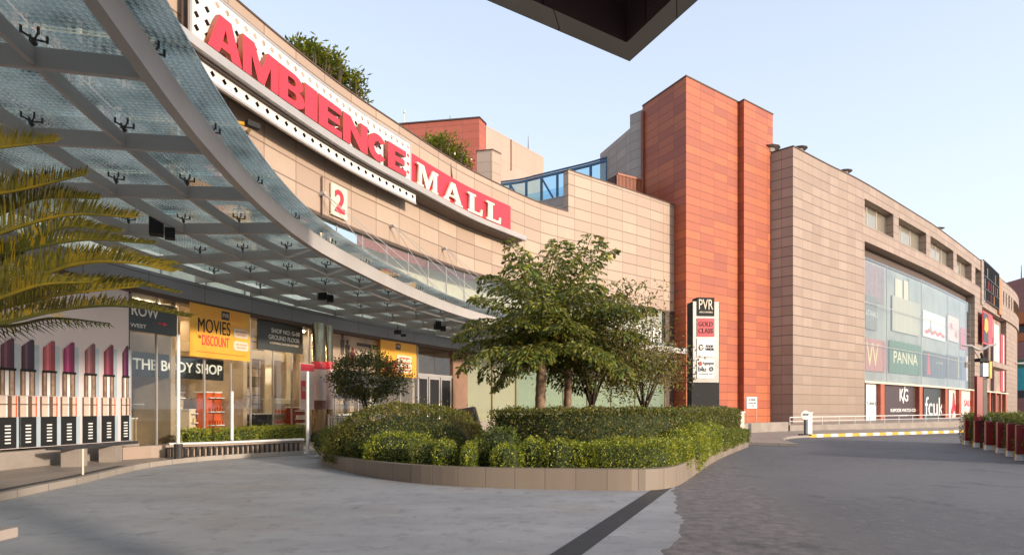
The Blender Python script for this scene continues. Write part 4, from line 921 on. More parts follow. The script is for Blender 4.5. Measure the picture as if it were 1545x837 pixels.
# far red brick building
fk = thing('far_red_building', 'far red brick building at the right edge with orange balconies', 'building', (140, 175, 0))
m = MB(); x0, y0 = (1513-772.5)/F*185, 185; x1, y1 = (1546-772.5)/F*176, 176
m.prism([(x0,y0),(x1,y1),(x1+60,y1+20),(x1+40,y1+70)], 0, 39.8+E); m.build('wall', clad('far_red_brick', (.30,.09,.07), (.26,.08,.06), (.16,.05,.04), 3.2, 2.2, .12), fk)
for v0, v1 in ((473,490),(504,516)):
    m = MB(); a = world(1529,0,172); b = world(1556,0,168); za, zb = E+(615-v1)/F*172, E+(615-v0)/F*172; m.bar((a.x,a.y,(za+zb)/2),(b.x,b.y,(za+zb)/2),3,zb-za); m.build('balcony', plain('orange_balcony', (.50,.14,.04), .6), fk)
for v0, v1, mt in ((490,504,CHAR),(543,583,GREENP),(583,600,BUR)):
    m = MB(); a = world(1531,0,173.6); b = world(1558,0,169.5); za, zb = E+(615-v1)/F*173.6, E+(615-v0)/F*173.6; m.bar((a.x,a.y,(za+zb)/2),(b.x,b.y,(za+zb)/2),.8,zb-za); m.build('window', mt, fk)
ob = thing('shopfront_sign', 'turquoise panel on the far red building at the right edge', 'shop sign', (150, 168, 8)); m = MB(); a = world(1531,0,170); b = world(1548,0,168); m.bar((a.x,a.y,E+8.4),(b.x,b.y,E+8.4),.5,6.5); m.build('panel', plain('turquoise_panel', (.06,.42,.48), .5), ob)
# roof cowls
def cowl(u, lab, grp='grey vent cowls on the roof of the beige block'):
    s = su(u); x, y = BK.pos(s, -.55); k = thing('roof_cowl', lab, 'roof vent', (x, y, ZB2), grp); a = math.atan2(BK.tan(s).y, BK.tan(s).x)
    m = MB(); m.tube([(x, y, ZB2+.1), (x, y, ZB2+.5)], .5, 10); m.build('drum', CONC, k)
    m = MB(); m.tube([(x, y, ZB2+.5), (x, y, ZB2+.78)], [.95, .25], 10); m.build('cap', STEEL, k)
cowl(1212, 'grey roof vent cowl just right of the stone block corner'); cowl(1280, 'grey roof vent cowl above the stone wall left of the first window'); cowl(1421, 'small far roof vent cowl above the third window')
x, y = 27.2, 61.4; k = thing('roof_cowl', 'grey roof vent cowl between the red tower and the beige block', 'roof vent', (x, y, ZB2), 'grey vent cowls on the roof of the beige block')
m = MB(); m.tube([(x,y,ZB2+.05),(x,y,ZB2+.6)], .75, 10); m.build('drum', CONC, k); m = MB(); m.tube([(x,y,ZB2+.6),(x,y,ZB2+.95)], [1.3,.5], 10); m.build('cap', STEEL, k)
# ================================================================ ROOFTOP BLOCKS
k = thing('rooftop_red_block', 'red clad rooftop block behind the mall name sign', 'building', (-7, 54, 17))
KS = 1.42
def sc_(*p): return [(x*KS, y*KS) for x, y in p]
HR = 26.1*KS+E
pa, pb, pc = (-14.5, 53.9), (-2.96, 52.0), (-2.45, 53.1)
m = MB(); m.prism(sc_(pa, pb, pc, (-2.5, 62), (-14, 64)), 10, HR); m.build('wall', RED2, k)
m = MB(); m.prism(sc_((-14.6,53.8), (-2.9,51.9), (-2.35,53.1), (-2.5,62), (-14,64)), HR, HR+.16, bot=True); m.build('parapet_cap', CAPD, k)
k = thing('rooftop_beige_block', 'plain pale beige rooftop block right of the red rooftop block', 'building', (0, 58, 17))
pd, pe = sc_((-2.42, 53.2), (3.3, 60.0)); zt = E+(615-190)/F*53.3*KS
m = MB(); m.prism([pd, pe]+sc_((-1, 66), (-6, 60)), 10, zt); m.build('wall', PALEST, k)
dd_ = (Vector(pe)-Vector(pd)).normalized(); nn_ = Vector((dd_.y, -dd_.x))
m = MB()
for tt, z0_, z1_, w_ in ((5.1, zt-4.3, zt-.1, .16),(6.7, 17, 29.6, .75),(7.8, 17, 28.8, .2)):
    p = Vector(pd)+dd_*tt+nn_*.06; m.box((p.x, p.y, (z0_+z1_)/2), (w_, .12, z1_-z0_), math.atan2(dd_.y, dd_.x))
m.build('downpipe', plain('rust_pipe', (.30,.12,.06), .6), k)
k = thing('rooftop_stair_box', 'small beige stone stair box in front of the rooftop blocks', 'building', (-2, 48.5, 17))
m = MB(); m.prism([(-2.95,48.2),(-1.65,47.9),(-.95,48.7),(-1.6,50.5),(-2.9,50.5)], 10, 21.4+E); m.build('wall', clad('stair_box_stone', (.44,.34,.27), (.38,.29,.23), (.22,.16,.12), 1.2, .85, .04), k)
m = MB(); m.prism([(-3.0,48.15),(-1.6,47.85),(-.9,48.7),(-1.6,50.5),(-2.95,50.5)], 21.4+E, 21.48+E, bot=True); m.build('cap', CAPD, k)
# rooftop antennas
for u, v0, v1, Y, lab in ((610,168,183,76,'thin white mast at the left end of the red rooftop block'),(679,174,182,77,'tiny dark aerial on the red rooftop block'),(797,205,226,84,'thin dark aerial on the pale rooftop block'),(1541,400,425,178,'faint far aerial on the far red building')):
    a, b = world(u, v1+6, Y), world(u, v0, Y); m = MB(); m.tube([a, b], [.06*Y/54, .02*Y/54], 6)
    if u == 610: m.tube([b-Vector((0,0,.25)), b+Vector((0,0,.05))], .14, 8)
    if u == 679: m.box((a.x, a.y, a.z+.35), (.9, .5, .2))
    props(m.build('antenna', CREAM if u == 610 else STEELD), lab, 'antenna')
# skywalk
SKp = Path([(-2.3,72.6),(.9,71.6),(3.0,70.3),(6.6,68.1),(9.0,66.6),(10.75,65.2)])
k = thing('skywalk', 'curved blue glass rooftop skywalk between the rooftop block and the tower', 'skywalk', (5, 69, 24)); z0_, z1_ = 26.5+E-1.0, 28.4+E
m = MB()
for z, h in ((z1_-.16,.16),(z1_-.55,.28)): m.slab(SKp, 0, SKp.L, -.12, .05, z, z+h, .8)
nS = 7
for i in range(nS+1): s = SKp.L*i/nS; m.slab(SKp, max(0,s-.13), min(SKp.L,s+.13), -.13, .06, z0_-.4, z1_-.55, 1)
for i in (1, 3, 5): a, b = SKp.pos(SKp.L*i/nS, -.02), SKp.pos(SKp.L*(i+.72)/nS, -.02); m.bar((*a, z1_-.5), (*b, z0_-.3), .16, .2)
m.build('frame', BLUEM, k)
for i in range(nS): m = MB(); m.sheet(SKp, SKp.L*i/nS+.13, SKp.L*(i+1)/nS-.13, -.04, z0_-.4, z1_-.55, 1); m.build('glass_panel', GLASSBL, k)
m = MB(); m.slab(SKp, 0, SKp.L, -.5, .1, 12, z0_-.4, .9); m.build('base_wall', GREYST, k)
m = MB(); m.sheet(SKp, 0, SKp.L, -3.2, z0_-1, z1_-.8, 1); m.build('rear_glass', GLASSBL, k)
# louvre screen
k = thing('louvre_screen', 'red brown slatted louvre box on the roof below the red tower', 'louvre', (11, 57, 20)); a, b = world(931, 0, 56.0), world(968, 0, 57.5)
m = MB(); zt, zb = E+(615-266)/F*56.5, E+(615-300)/F*56.5; d_ = (b-a); d_.z = 0; L_ = d_.length; dn = d_.normalized()
for i in range(19): p = a+dn*(L_*i/18); m.box((p.x, p.y, (zt+zb)/2), (.09, .18, zt-zb-.2), math.atan2(dn.y, dn.x))
m.build('slats', plain('louvre_rust', (.36,.12,.06), .55), k)
m = MB(); m.bar((a.x,a.y,zt), (b.x,b.y,zt), .3, .18); m.build('top_rail', MATS['louvre_rust'], k)
m = MB(); nn2 = Vector((dn.y,-dn.x,0)); m.bar(Vector((a.x,a.y,(zt+zb)/2))-nn2*.9, Vector((b.x,b.y,(zt+zb)/2))-nn2*.9, 1.2, zt-zb); m.build('box', plain('louvre_box', (.10,.04,.03), .7), k)
# office name band on the main wall right end
k = thing('fascia_sign', 'grey green glass band with large pale RAM letters left of the red tower', 'sign', (12, 52, 8))
ob, c, t, w_, h_ = board(FW, 905, 998, 462, 530, .03, .08, 'panel', plain('grey_green_band', (.30,.31,.26), .4, var=.1), k, 950); put('RAM', c, t, w_*.27, -h_*.05, w_*.42, h_*.34, WHITE, k, .05, .0)
# ================================================================ OVERHEAD SOFFIT (corner of the roof above the camera)
k = thing('overhead_canopy', 'dark panelled canopy corner overhead with a grey lip', 'canopy', (2, 6, 7.6))
Pt = Vector((2.04, 10.0)); ea = Vector((-2.41, -1.5)).normalized(); eb = Vector((.70, -1.5)).normalized(); ZL = 7.65
def Q(a, b): return tuple(Pt+ea*a+eb*b)
A_, B_ = 9.0, 13.0; lw = .43
ia = .36; ib = .36
m = MB()
def lipf(p, q, r, s_, L0_, L1_): m.face([(*p,ZL),(*q,ZL),(*r,ZL),(*s_,ZL)], 0, [(L0_,0),(L1_,0),(L1_,.4),(L0_,.4)])
I = Pt+ea*ia+eb*ib
def QI(a, b): return tuple(I+ea*a+eb*b)
lipf(Q(0,0), Q(A_,0), QI(A_-ia,0), QI(0,0), .6, A_+.6); lipf(Q(0,B_), Q(0,0), QI(0,0), QI(0,B_-ib), -B_+1.2, 1.2)
m.build('lip', SOFLIP, k)
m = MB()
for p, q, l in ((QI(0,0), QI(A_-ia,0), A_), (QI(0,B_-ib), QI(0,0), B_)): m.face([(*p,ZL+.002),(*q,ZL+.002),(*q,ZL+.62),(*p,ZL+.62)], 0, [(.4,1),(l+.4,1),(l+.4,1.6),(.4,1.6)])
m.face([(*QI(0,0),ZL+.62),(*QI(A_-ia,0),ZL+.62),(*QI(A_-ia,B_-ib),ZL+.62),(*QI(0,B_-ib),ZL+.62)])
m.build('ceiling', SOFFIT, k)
m = MB(); m.face([(*Q(0,0),ZL),(*Q(0,B_),ZL),(*Q(0,B_),ZL+1.1),(*Q(0,0),ZL+1.1)]); m.face([(*Q(A_,0),ZL),(*Q(0,0),ZL),(*Q(0,0),ZL+1.1),(*Q(A_,0),ZL+1.1)])
m.face([(*Q(0,0),ZL+1.1),(*Q(0,B_),ZL+1.1),(*Q(A_,B_),ZL+1.1),(*Q(A_,0),ZL+1.1)]); m.build('outer_fascia', SOFLIP, k)
m = MB()
for a_, b_ in ((5.5,9.5),(1.2,11.5)): x, y = Q(a_, b_); m.tube([(x,y,0),(x,y,ZL+.6)], .25, 16)
m.build('support_column', CONC, k)
# ================================================================ PLANTER
PLp = Path([(-5.2,20.6),(-5.9,18.8),(-5.69,17.1),(-3.95,14.4),(-2.02,12.5),(-.07,11.8),(1.73,11.53),(2.75,11.5),(3.45,12.1),(4.55,14.3),(5.9,17.1),(7.9,20.8),(10.0,24.4),(10.6,26.0)], 16)
# inflow direction: outward normal is to the right of travel = towards camera
k = thing('planter_bed', 'low curved granite planter wall filled with soil below the clipped hedges', 'planter', (0, 16, 0))
m = MB(); n = 110
def hw(s): return float(np.interp(s, [0, 4, 9, 14, 20, 27, PLp.L], [.30,.32,.40,.43,.42,.30,.20]))
for i in range(n):
    a, b = PLp.L*i/n, PLp.L*(i+1)/n; o = [PLp.pos(a,0), PLp.pos(b,0), PLp.pos(b,-.22), PLp.pos(a,-.22)]; za, zb = hw(a), hw(b)
    m.face([(*o[0],0),(*o[1],0),(*o[1],zb),(*o[0],za)], 0, [(a,0.2),(b,.2),(b,zb+.2),(a,za+.2)])
    m.face([(*o[0],za),(*o[1],zb),(*o[2],zb),(*o[3],za)], 0, [(a,0.2),(b,.2),(b,.42),(a,.42)])
    m.face([(*o[3],0.1),(*o[3],za),(*o[2],zb),(*o[2],.1)][::1], 0, [(a,0),(a,za),(b,zb),(b,0)])
m.build('planter_wall', PLANTERST, k)
m = MB(); back = [(10.0,27.5),(4,25),(-2,22.5)]
ring = [PLp.pos(PLp.L*i/60,-.2) for i in range(61)]+back; m.face([(x,y,.2) for x,y in ring]); m.build('soil', plain('dark_soil', (.05,.035,.025), .9, var=.3, scale=4, bmp=.6), k)
bk2 = Path([(10.6,26.0),(9.6,28.0),(4,26),(-2,23.2),(-5.2,20.6)])
m = MB(); m.slab(bk2, 0, bk2.L, -.2, 0, 0, .3, .8); m.build('rear_wall', PLANTERST, k)
# ---------------------------------------------------------------- hedges
def hedge(name, label, pts, width, h0, h1, mats, wts, dens=900, size=.05, lump=.07, cat='hedge', group=None, sc=1.5, closed_h=None):
    """clipped hedge along a path; h0/h1 bottom and top (top may be a function of arc length fraction)"""
    pa = Path(pts, 12); L = pa.L; top = h1 if callable(h1) else (lambda f: h1)
    # surface samples: sides, top, ends
    area = (2*(1.2)+width)*L; n = int(dens*area)
    f = rng.random(n)*L; r = rng.random(n)*(width+2*1.15); H = np.array([top(x/L)-h0 for x in f])
    side1 = r < 1.15; side2 = (r >= 1.15) & (r < 2.3)
    off = np.where(side1, width/2, np.where(side2, -width/2, (r-2.3)-width/2)); zf = np.where(side1, r/1.15, np.where(side2, (r-1.15)/1.15, 1.0))
    # rounded top edge
    z = h0+zf*H; rnd = .10; 
    nxx = np.interp(f, pa.s, pa.n[:, 0]); nyy = np.interp(f, pa.s, pa.n[:, 1]); px = np.interp(f, pa.s, pa.p[:, 0]); py = np.interp(f, pa.s, pa.p[:, 1])
    edge_d = np.minimum(width/2-np.abs(off), 9); z = np.where(~(side1|side2), z-np.clip(.18-edge_d, 0, .18)**1.0*.5, z)
    P = np.stack([px+nxx*off, py+nyy*off, z], 1)
    Nn = np.where(side1[:, None], np.stack([nxx, nyy, 0*nxx], 1), np.where(side2[:, None], -np.stack([nxx, nyy, 0*nxx], 1), np.array([[0, 0, 1.0]])))
    P = P+Nn*(lump*1.3*clump(P, 3.0, 1)+lump*.8*clump(P, 9.0, 4)+rng.normal(size=n)*lump*.45+(rng.random(n) < .03)*rng.random(n)*.14)[:, None]
    # end caps
    m_ = int(dens*width*1.2*2); ee = rng.random(m_) < .5; s_ = np.where(ee, 0.0, L); o_ = (rng.random(m_)-.5)*width; H2 = np.array([top(0 if e else 1)-h0 for e in ee])
    t_ = np.array([[*pa.tan(0)[:2]], [*pa.tan(L)[:2]]]); tt = np.where(ee[:, None], -t_[0], t_[1])
    nx2 = np.interp(s_, pa.s, pa.n[:, 0]); ny2 = np.interp(s_, pa.s, pa.n[:, 1]); Pe = np.stack([np.interp(s_, pa.s, pa.p[:, 0])+nx2*o_, np.interp(s_, pa.s, pa.p[:, 1])+ny2*o_, h0+rng.random(m_)*H2], 1)
    ne = np.concatenate([tt, np.zeros((m_, 1))], 1); Pe += ne*(rng.normal(size=m_)*lump)[:, None]
    P = np.concatenate([P, Pe]); Nn = np.concatenate([Nn, ne])
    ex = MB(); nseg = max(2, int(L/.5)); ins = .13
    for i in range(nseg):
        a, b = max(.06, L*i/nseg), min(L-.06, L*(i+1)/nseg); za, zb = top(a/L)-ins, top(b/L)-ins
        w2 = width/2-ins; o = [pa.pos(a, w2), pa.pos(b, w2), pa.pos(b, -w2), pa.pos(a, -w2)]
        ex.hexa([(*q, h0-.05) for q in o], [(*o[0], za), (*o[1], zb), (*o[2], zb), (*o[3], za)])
    V = leaves(P, size, nrm=Nn, asp=.55); mi = pick(P, wts, sc)+1
    o = quads_obj(name, V, mi, [HCORE]+mats, None, ex); return props(o, label, cat, group)
def blob(name, label, c, rad, mats, wts, n=9000, size=.055, lump=.12, sq=2.6, cat='shrub', group=None, flat=0, rz=0, core=.80):
    d = rng.normal(size=(n, 3)); d[:, 2] = np.abs(d[:, 2])*1.0 if flat else d[:, 2]; d /= (np.abs(d)**sq).sum(1)[:, None]**(1/sq)
    rr = 1+lump*1.2*clump(d*2.2, 1.6, 3)+lump*.7*clump(d*5, 2.2, 5)+rng.normal(size=n)*lump*.35+(rng.random(n) < .03)*rng.random(n)*.15; P0 = d*rr[:, None]*np.array(rad); nn = d/np.array(rad); nn /= np.linalg.norm(nn, axis=1)[:, None]
    ca, sa = math.cos(rz), math.sin(rz); M = np.array([[ca, -sa, 0], [sa, ca, 0], [0, 0, 1]]); P = P0@M.T+np.array(c); nn = nn@M.T
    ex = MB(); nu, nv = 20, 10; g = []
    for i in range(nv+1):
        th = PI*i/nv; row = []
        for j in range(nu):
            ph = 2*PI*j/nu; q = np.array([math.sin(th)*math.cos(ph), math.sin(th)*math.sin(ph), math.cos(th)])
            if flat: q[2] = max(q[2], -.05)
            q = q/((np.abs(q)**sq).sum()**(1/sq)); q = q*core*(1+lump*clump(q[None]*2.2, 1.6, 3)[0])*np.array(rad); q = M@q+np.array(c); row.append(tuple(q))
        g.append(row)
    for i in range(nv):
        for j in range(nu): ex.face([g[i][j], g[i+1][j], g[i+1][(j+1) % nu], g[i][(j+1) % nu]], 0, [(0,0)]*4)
    o = quads_obj(name, leaves(P, size, nrm=nn, asp=.55), pick(P, wts, 1.5)+1, [HCORE]+mats, None, ex); return props(o, label, cat, group)
big = [L1, L2, L4, L5]
hedge('hedge', 'tall dark box hedge in the planter behind the bright low hedges', [(-.15,15.0),(1.2,14.3),(3.0,14.6),(4.4,16.8),(6.4,20.2),(8.9,24.4)], 1.5, .2, lambda f: 1.60+.03*math.sin(f*9), big, [.38,.20,.16,.26], 1300, .055, .06)
blob('hedge', 'broad rounded olive green mound hedge in the left of the planter', (-3.0,16.7,.15), (2.3,1.75,1.56), big, [.48,.16,.12,.24], 24000, .055, .05, 2.5, 'hedge', flat=1, rz=-.12)
lime = [L3, L5, L1]; wl = [.42,.38,.2]
def topv(v, Y): return E+(615-v)*Y/F
lab = 'clipped lime green hedge '
hedge('low_hedge', lab+'forming the squared right front corner of the planter', [(1.75,12.35),(2.6,12.25),(3.2,12.6),(3.95,14.0),(4.5,15.1)], .75, .25, lambda f: .92, lime, wl, 1500, .042, .05, group='lime green hedges along the planter edge')
hedge('low_hedge', lab+'rising along the right side of the planter', [(4.6,15.4),(5.4,17.0),(6.4,18.9)], .9, .25, lambda f: 1.12, lime, wl, 1100, .045, .08, group='lime green hedges along the planter edge')
hedge('low_hedge', 'darker clipped hedge at the far right end of the planter', [(6.6,19.3),(7.8,21.5),(9.6,24.6)], .9, .2, lambda f: 1.0-.25*f, [L5, L1, L3], [.5,.4,.1], 900, .05, .06, group='lime green hedges along the planter edge')
gr = 'clipped shrubs along the planter edge'
for (u, v0, v1, Y, wpx, mt, wt_, la) in [
  (600,655,690,14.3,92,lime,wl,'wide lime green clipped shrub below the left mound hedge'),
  (522,640,690,16.8,70,[L5,L1,L3],[.5,.35,.15],'dark green leafy shrub at the left end of the planter'),
  (548,668,694,15.4,46,[L5,L2],[.5,.5],'low dark green shrub left of the wide lime one'),
  (641,668,694,13.0,42,[L5,L1],[.5,.5],'dark green shrub between two lime shrubs under the mound hedge'),
  (670,667,698,12.7,32,lime,wl,'small squared lime shrub right of the wide lime one'),
  (707,672,700,12.4,24,lime,wl,'narrow lime shrub at the centre gap of the planter'),
  (722,664,690,13.4,40,[L1,L5,L4],[.4,.4,.2],'olive shrub filling the gap between mound and box hedge'),
  (765,673,702,12.2,44,lime,wl,'lime clipped shrub in front of the left end of the tall box hedge'),
  (752,648,682,13.4,60,[L5,L2],[.6,.4],'dark green shrub at the left end of the tall box hedge'),
  (806,664,698,12.4,36,[L5,L3],[.6,.4],'mid green shrub second from the left before the tall box hedge'),
  (850,667,704,12.2,60,lime,wl,'brightest lime shrub in front of the tall box hedge'),
  (882,672,704,12.2,40,lime,[.6,.3,.1],'yellowish lime shrub touching the squared corner hedge'),
  (945,663,690,13.1,110,lime,wl,'long lime shrub behind the squared corner hedge'),
  (1030,652,684,14.4,70,lime,[.6,.3,.1],'yellow green shrub behind the corner where the planter turns back'),
  (489,650,680,19.0,30,[L5,L2],[.4,.6],'small dark shrub at the far left tip of the planter')]:
    x = (u-772.5)/F*Y; zt = topv(v0, Y)+.02; zb = .2; w_ = wpx/F*Y/2*1.08
    blob('shrub', la, (x, Y+.25, zb+(zt-zb)*.42), (w_, .42 if wpx < 80 else .5, (zt-zb)*.56), mt, wt_, int(5200*max(.5, w_*1.6)), .045, .13, 3.0, 'shrub', gr)
hedge('hedge', 'low bright hedge against the shop glass left of the planter', [FW.pos(FW.at_u(280,1.0),1.0), FW.pos(FW.at_u(340,1.0),1.0), FW.pos(FW.at_u(400,1.0),1.0), FW.pos(FW.at_u(452,1.0),1.0)], .7, .2, .93, [L5,L3,L1], [.5,.25,.25], 700, .055, .05)
# ---------------------------------------------------------------- fishtail palms
def trunk_mb(x, y, h, r, lean=(0, 0), rings=True, n=22):
    m = MB(); pts = []; rs = []
    for i in range(n+1):
        f = i/n; pts.append((x+lean[0]*f*f+.015*math.sin(f*9), y+lean[1]*f*f, h*f)); rs.append(r*(1.12-.25*f)*(1.06 if i % 2 else .96) + (.05*(1-f)**6))
    m.tube(pts, rs, 12); return m
def palm(name, label, x, y, trunk_h, r, fronds, L, seed, mats, wts, zb=.2, lean=(0,0), leafs=.17):
    rr = np.random.default_rng(seed); k = thing(name, label, 'palm tree', (x, y, zb))
    m = trunk_mb(x, y, trunk_h, r, lean); m.build('trunk', BARK, k, smooth=True)
    P = []; A = []; st_ = MB(); top = np.array([x+lean[0], y+lean[1], trunk_h])
    for i in range(fronds):
        f = i/(fronds-1); az = i*2.399+rr.random()*.5; el = R(86-66*f+rr.normal()*6); l = L*(1.28-.42*f)*(.85+.3*rr.random())
        base = top-np.array([0, 0, f*.35])+np.array([0,0,.15]); d = np.array([math.cos(az)*math.cos(el), math.sin(az)*math.cos(el), math.sin(el)])
        pts = [base]; n = 16; dd_ = d.copy()
        for j in range(n):
            dd_ = dd_+np.array([0, 0, -.035-.10*(j/n)]); dd_ /= np.linalg.norm(dd_); pts.append(pts[-1]+dd_*l/n)
        st_.tube(pts, [.030*(1-q/(n+1))+.006 for q in range(n+1)], 5, 0)
        pts = np.array(pts)
        for j in range(4, n+1):
            g = pts[min(j, n)]-pts[j-1]; g /= np.linalg.norm(g); side = np.cross(g, [0, 0, 1]); side /= max(1e-6, np.linalg.norm(side)); q = (j-4)/(n-4); pl = (.72*math.sin(PI*(.18+.72*q)))*L/2.4
            for sg in (-1, 1):
                pd_ = side*sg*.9+g*.55+np.array([0, 0, .12]); pd_ /= np.linalg.norm(pd_); p = pts[j].copy(); m_ = 9
                for t in range(m_):
                    pd_ = pd_+np.array([0, 0, -.10]); pd_ /= np.linalg.norm(pd_); p = p+pd_*pl/m_
                    for sg2 in (-1, 1):
                        a = pd_*.75+np.cross(pd_, [0, 0, 1])*sg2*.5+np.array([0, 0, -.35])+rr.normal(size=3)*.22; a /= np.linalg.norm(a); P.append(p+rr.normal(size=3)*.012); A.append(a)
    P = np.array(P); A = np.array(A); n = len(P); b = np.cross(A, rr.normal(size=(n, 3))); b /= np.linalg.norm(b, axis=1)[:, None]
    s = leafs*(.6+.7*rr.random(n))[:, None]; tw = .17
    V = np.stack([P, P+A*s*.72+b*s*tw, P+A*s, P+A*s*.66-b*s*tw], 1)
    st_.build('frond_stems', L1, k); quads_obj('foliage', V, pick(P, wts, 1.3), mats, k); return k
palm('fishtail_palm', 'tallest fishtail palm with a stout ringed trunk, leftmost in the planter', *(lambda p: (p.x, p.y))(world(816,620,17.2)), 3.25, .16, 30, 2.7, 3, [L1,L2,L5,L3], [.44,.16,.28,.12])
palm('fishtail_palm', 'second fishtail palm with a straight brown trunk right of the tallest', *(lambda p: (p.x, p.y))(world(857,620,18.0)), 3.1, .125, 26, 2.7, 11, [L1,L2,L5,L4], [.44,.2,.22,.14])
def bush_tree(name, label, x, y, th, H, rad, seed, mats, wts, n=9000, size=.11, stems=5, zb=.2, cat='tree', bark=BARKD, spread=1.0):
    rr = np.random.default_rng(seed); k = thing(name, label, cat, (x, y, zb)); m = MB(); tips = []
    m.tube([(x, y, 0), (x+.03, y, th*.5), (x, y, th)], [.13*H/4, .10*H/4, .09*H/4], 8)
    for i in range(stems):
        az = i*2*PI/stems+rr.random(); sp = spread*rad*(.5+.5*rr.random()); top = np.array([x+math.cos(az)*sp*.75, y+math.sin(az)*sp*.75, th+(H-th)*(.45+.45*rr.random())])
        mid = np.array([x+math.cos(az)*sp*.3, y+math.sin(az)*sp*.3, th+(H-th)*.3]); m.tube([(x, y, th-.1), tuple(mid), tuple(top)], [.055, .035, .015], 6); tips += [(mid+top)/2, top]
        for j in range(4):
            a2 = az+rr.normal()*.9; q = mid+(top-mid)*rr.random(); e = q+np.array([math.cos(a2)*.5*rad, math.sin(a2)*.5*rad, .35*rr.random()*rad]); m.tube([tuple(q), tuple(e)], [.02, .008], 5); tips.append(e)
    m.build('trunk', bark, k, smooth=True)
    tips = np.array(tips); c = tips[rr.integers(0, len(tips), n)]; P = c+rr.normal(size=(n, 3))*np.array([.26, .26, .22])*rad
    P[:, 2] = np.clip(P[:, 2], th*.85, H+.2)
    quads_obj('foliage', leaves(P, size, droop=.4, asp=.38), pick(P, wts, 1.4), mats, k); return k
p = world(893,620,18.6); bush_tree('ornamental_tree', 'dense multi stemmed tree with bronze tinged leaves right of the palms', p.x, p.y, 1.75, 5.0, 1.8, 5, [L1,L2,L4,L5], [.36,.22,.26,.16], 19000, .11, 8)
p = world(972,620,20.4); bush_tree('ornamental_tree', 'smallest spreading tree with reddish lower leaves near the red tower', p.x, p.y, 1.6, 3.9, 1.4, 9, [L2,L4,L1], [.25,.35,.4], 5200, .12, 7, spread=1.25)
p = world(555,620,24.5); k = bush_tree('round_bush_tree', 'dense round dark bush tree beneath the canopy by the railings', p.x, p.y, 1.3, 3.5, 1.2, 15, [L2,L1], [.72,.28], 300, .09, 5)
for o in list(k.children):
    if o.name.startswith('foliage'): bpy.data.objects.remove(o)
n = 15000; d_ = rng.normal(size=(n, 3)); d_ /= np.linalg.norm(d_, axis=1)[:, None]; rr_ = (.55+.45*rng.random(n)**.4)*(1+.30*clump(d_*2.3, 1.7)+.08*rng.normal(size=n)); P = d_*rr_[:, None]*np.array([1.62,1.3,1.08])+np.array([p.x, p.y, 2.95])
quads_obj('foliage', leaves(P, .09), pick(P, [.75,.25], 2), [L2,L1], k)
# roof shrubs
def roofshrub(label, u0, u1, vt, vb, seed, flowers=False, o=-1.3):
    sa, sb = FW.at_u(u0, o), FW.at_u(u1, o); rr = np.random.default_rng(seed); pos0 = FW.pos((sa+sb)/2, o); k = thing('roof_shrub', label, 'shrub', (*pos0, 17)); P = []; A = []; m = MB()
    for i in range(int(60*(sb-sa)/4)):
        f = rr.random(); s = sa+(sb-sa)*f; x, y = FW.pos(s, o+rr.normal()*.35); zt = ZP+.1+(vb-vt)/F*y*.8*(.35+.65*rr.random())*math.sin(PI*(.12+.76*f)); m.tube([(x, y, 16.2), (x+rr.normal()*.2, y, zt)], [.05, .02], 5)
        for j in range(34):
            a = rr.normal(size=3); a[2] = abs(a[2])*.5; a /= np.linalg.norm(a); P.append((x, y, zt)); A.append(a)
    P = np.array(P)+rr.normal(size=(len(P), 3))*.18; A = np.array(A); b = np.cross(A, [0, 0, 1]); b /= np.linalg.norm(b, axis=1)[:, None]+1e-6; s = .38*(.6+.6*rr.random(len(P)))[:, None]
    V = np.stack([P+A*s*.15, P+A*s*.6+b*s*.16, P+A*s, P+A*s*.6-b*s*.16], 1); m.build('stems', BARKD, k); mi = pick(P, [.4,.35,.25], 2)
    if flowers: mi[rr.random(len(P)) < .05] = 3
    quads_obj('foliage', V, mi, [L5,L1,L3,WHITE], k)
roofshrub('leafy shrub on the parapet above the big red letters', 432, 545, 52, 112, 3, o=-1.0); roofshrub('flowering shrub on the parapet below the red rooftop block', 640, 706, 208, 248, 8, True, -.8)
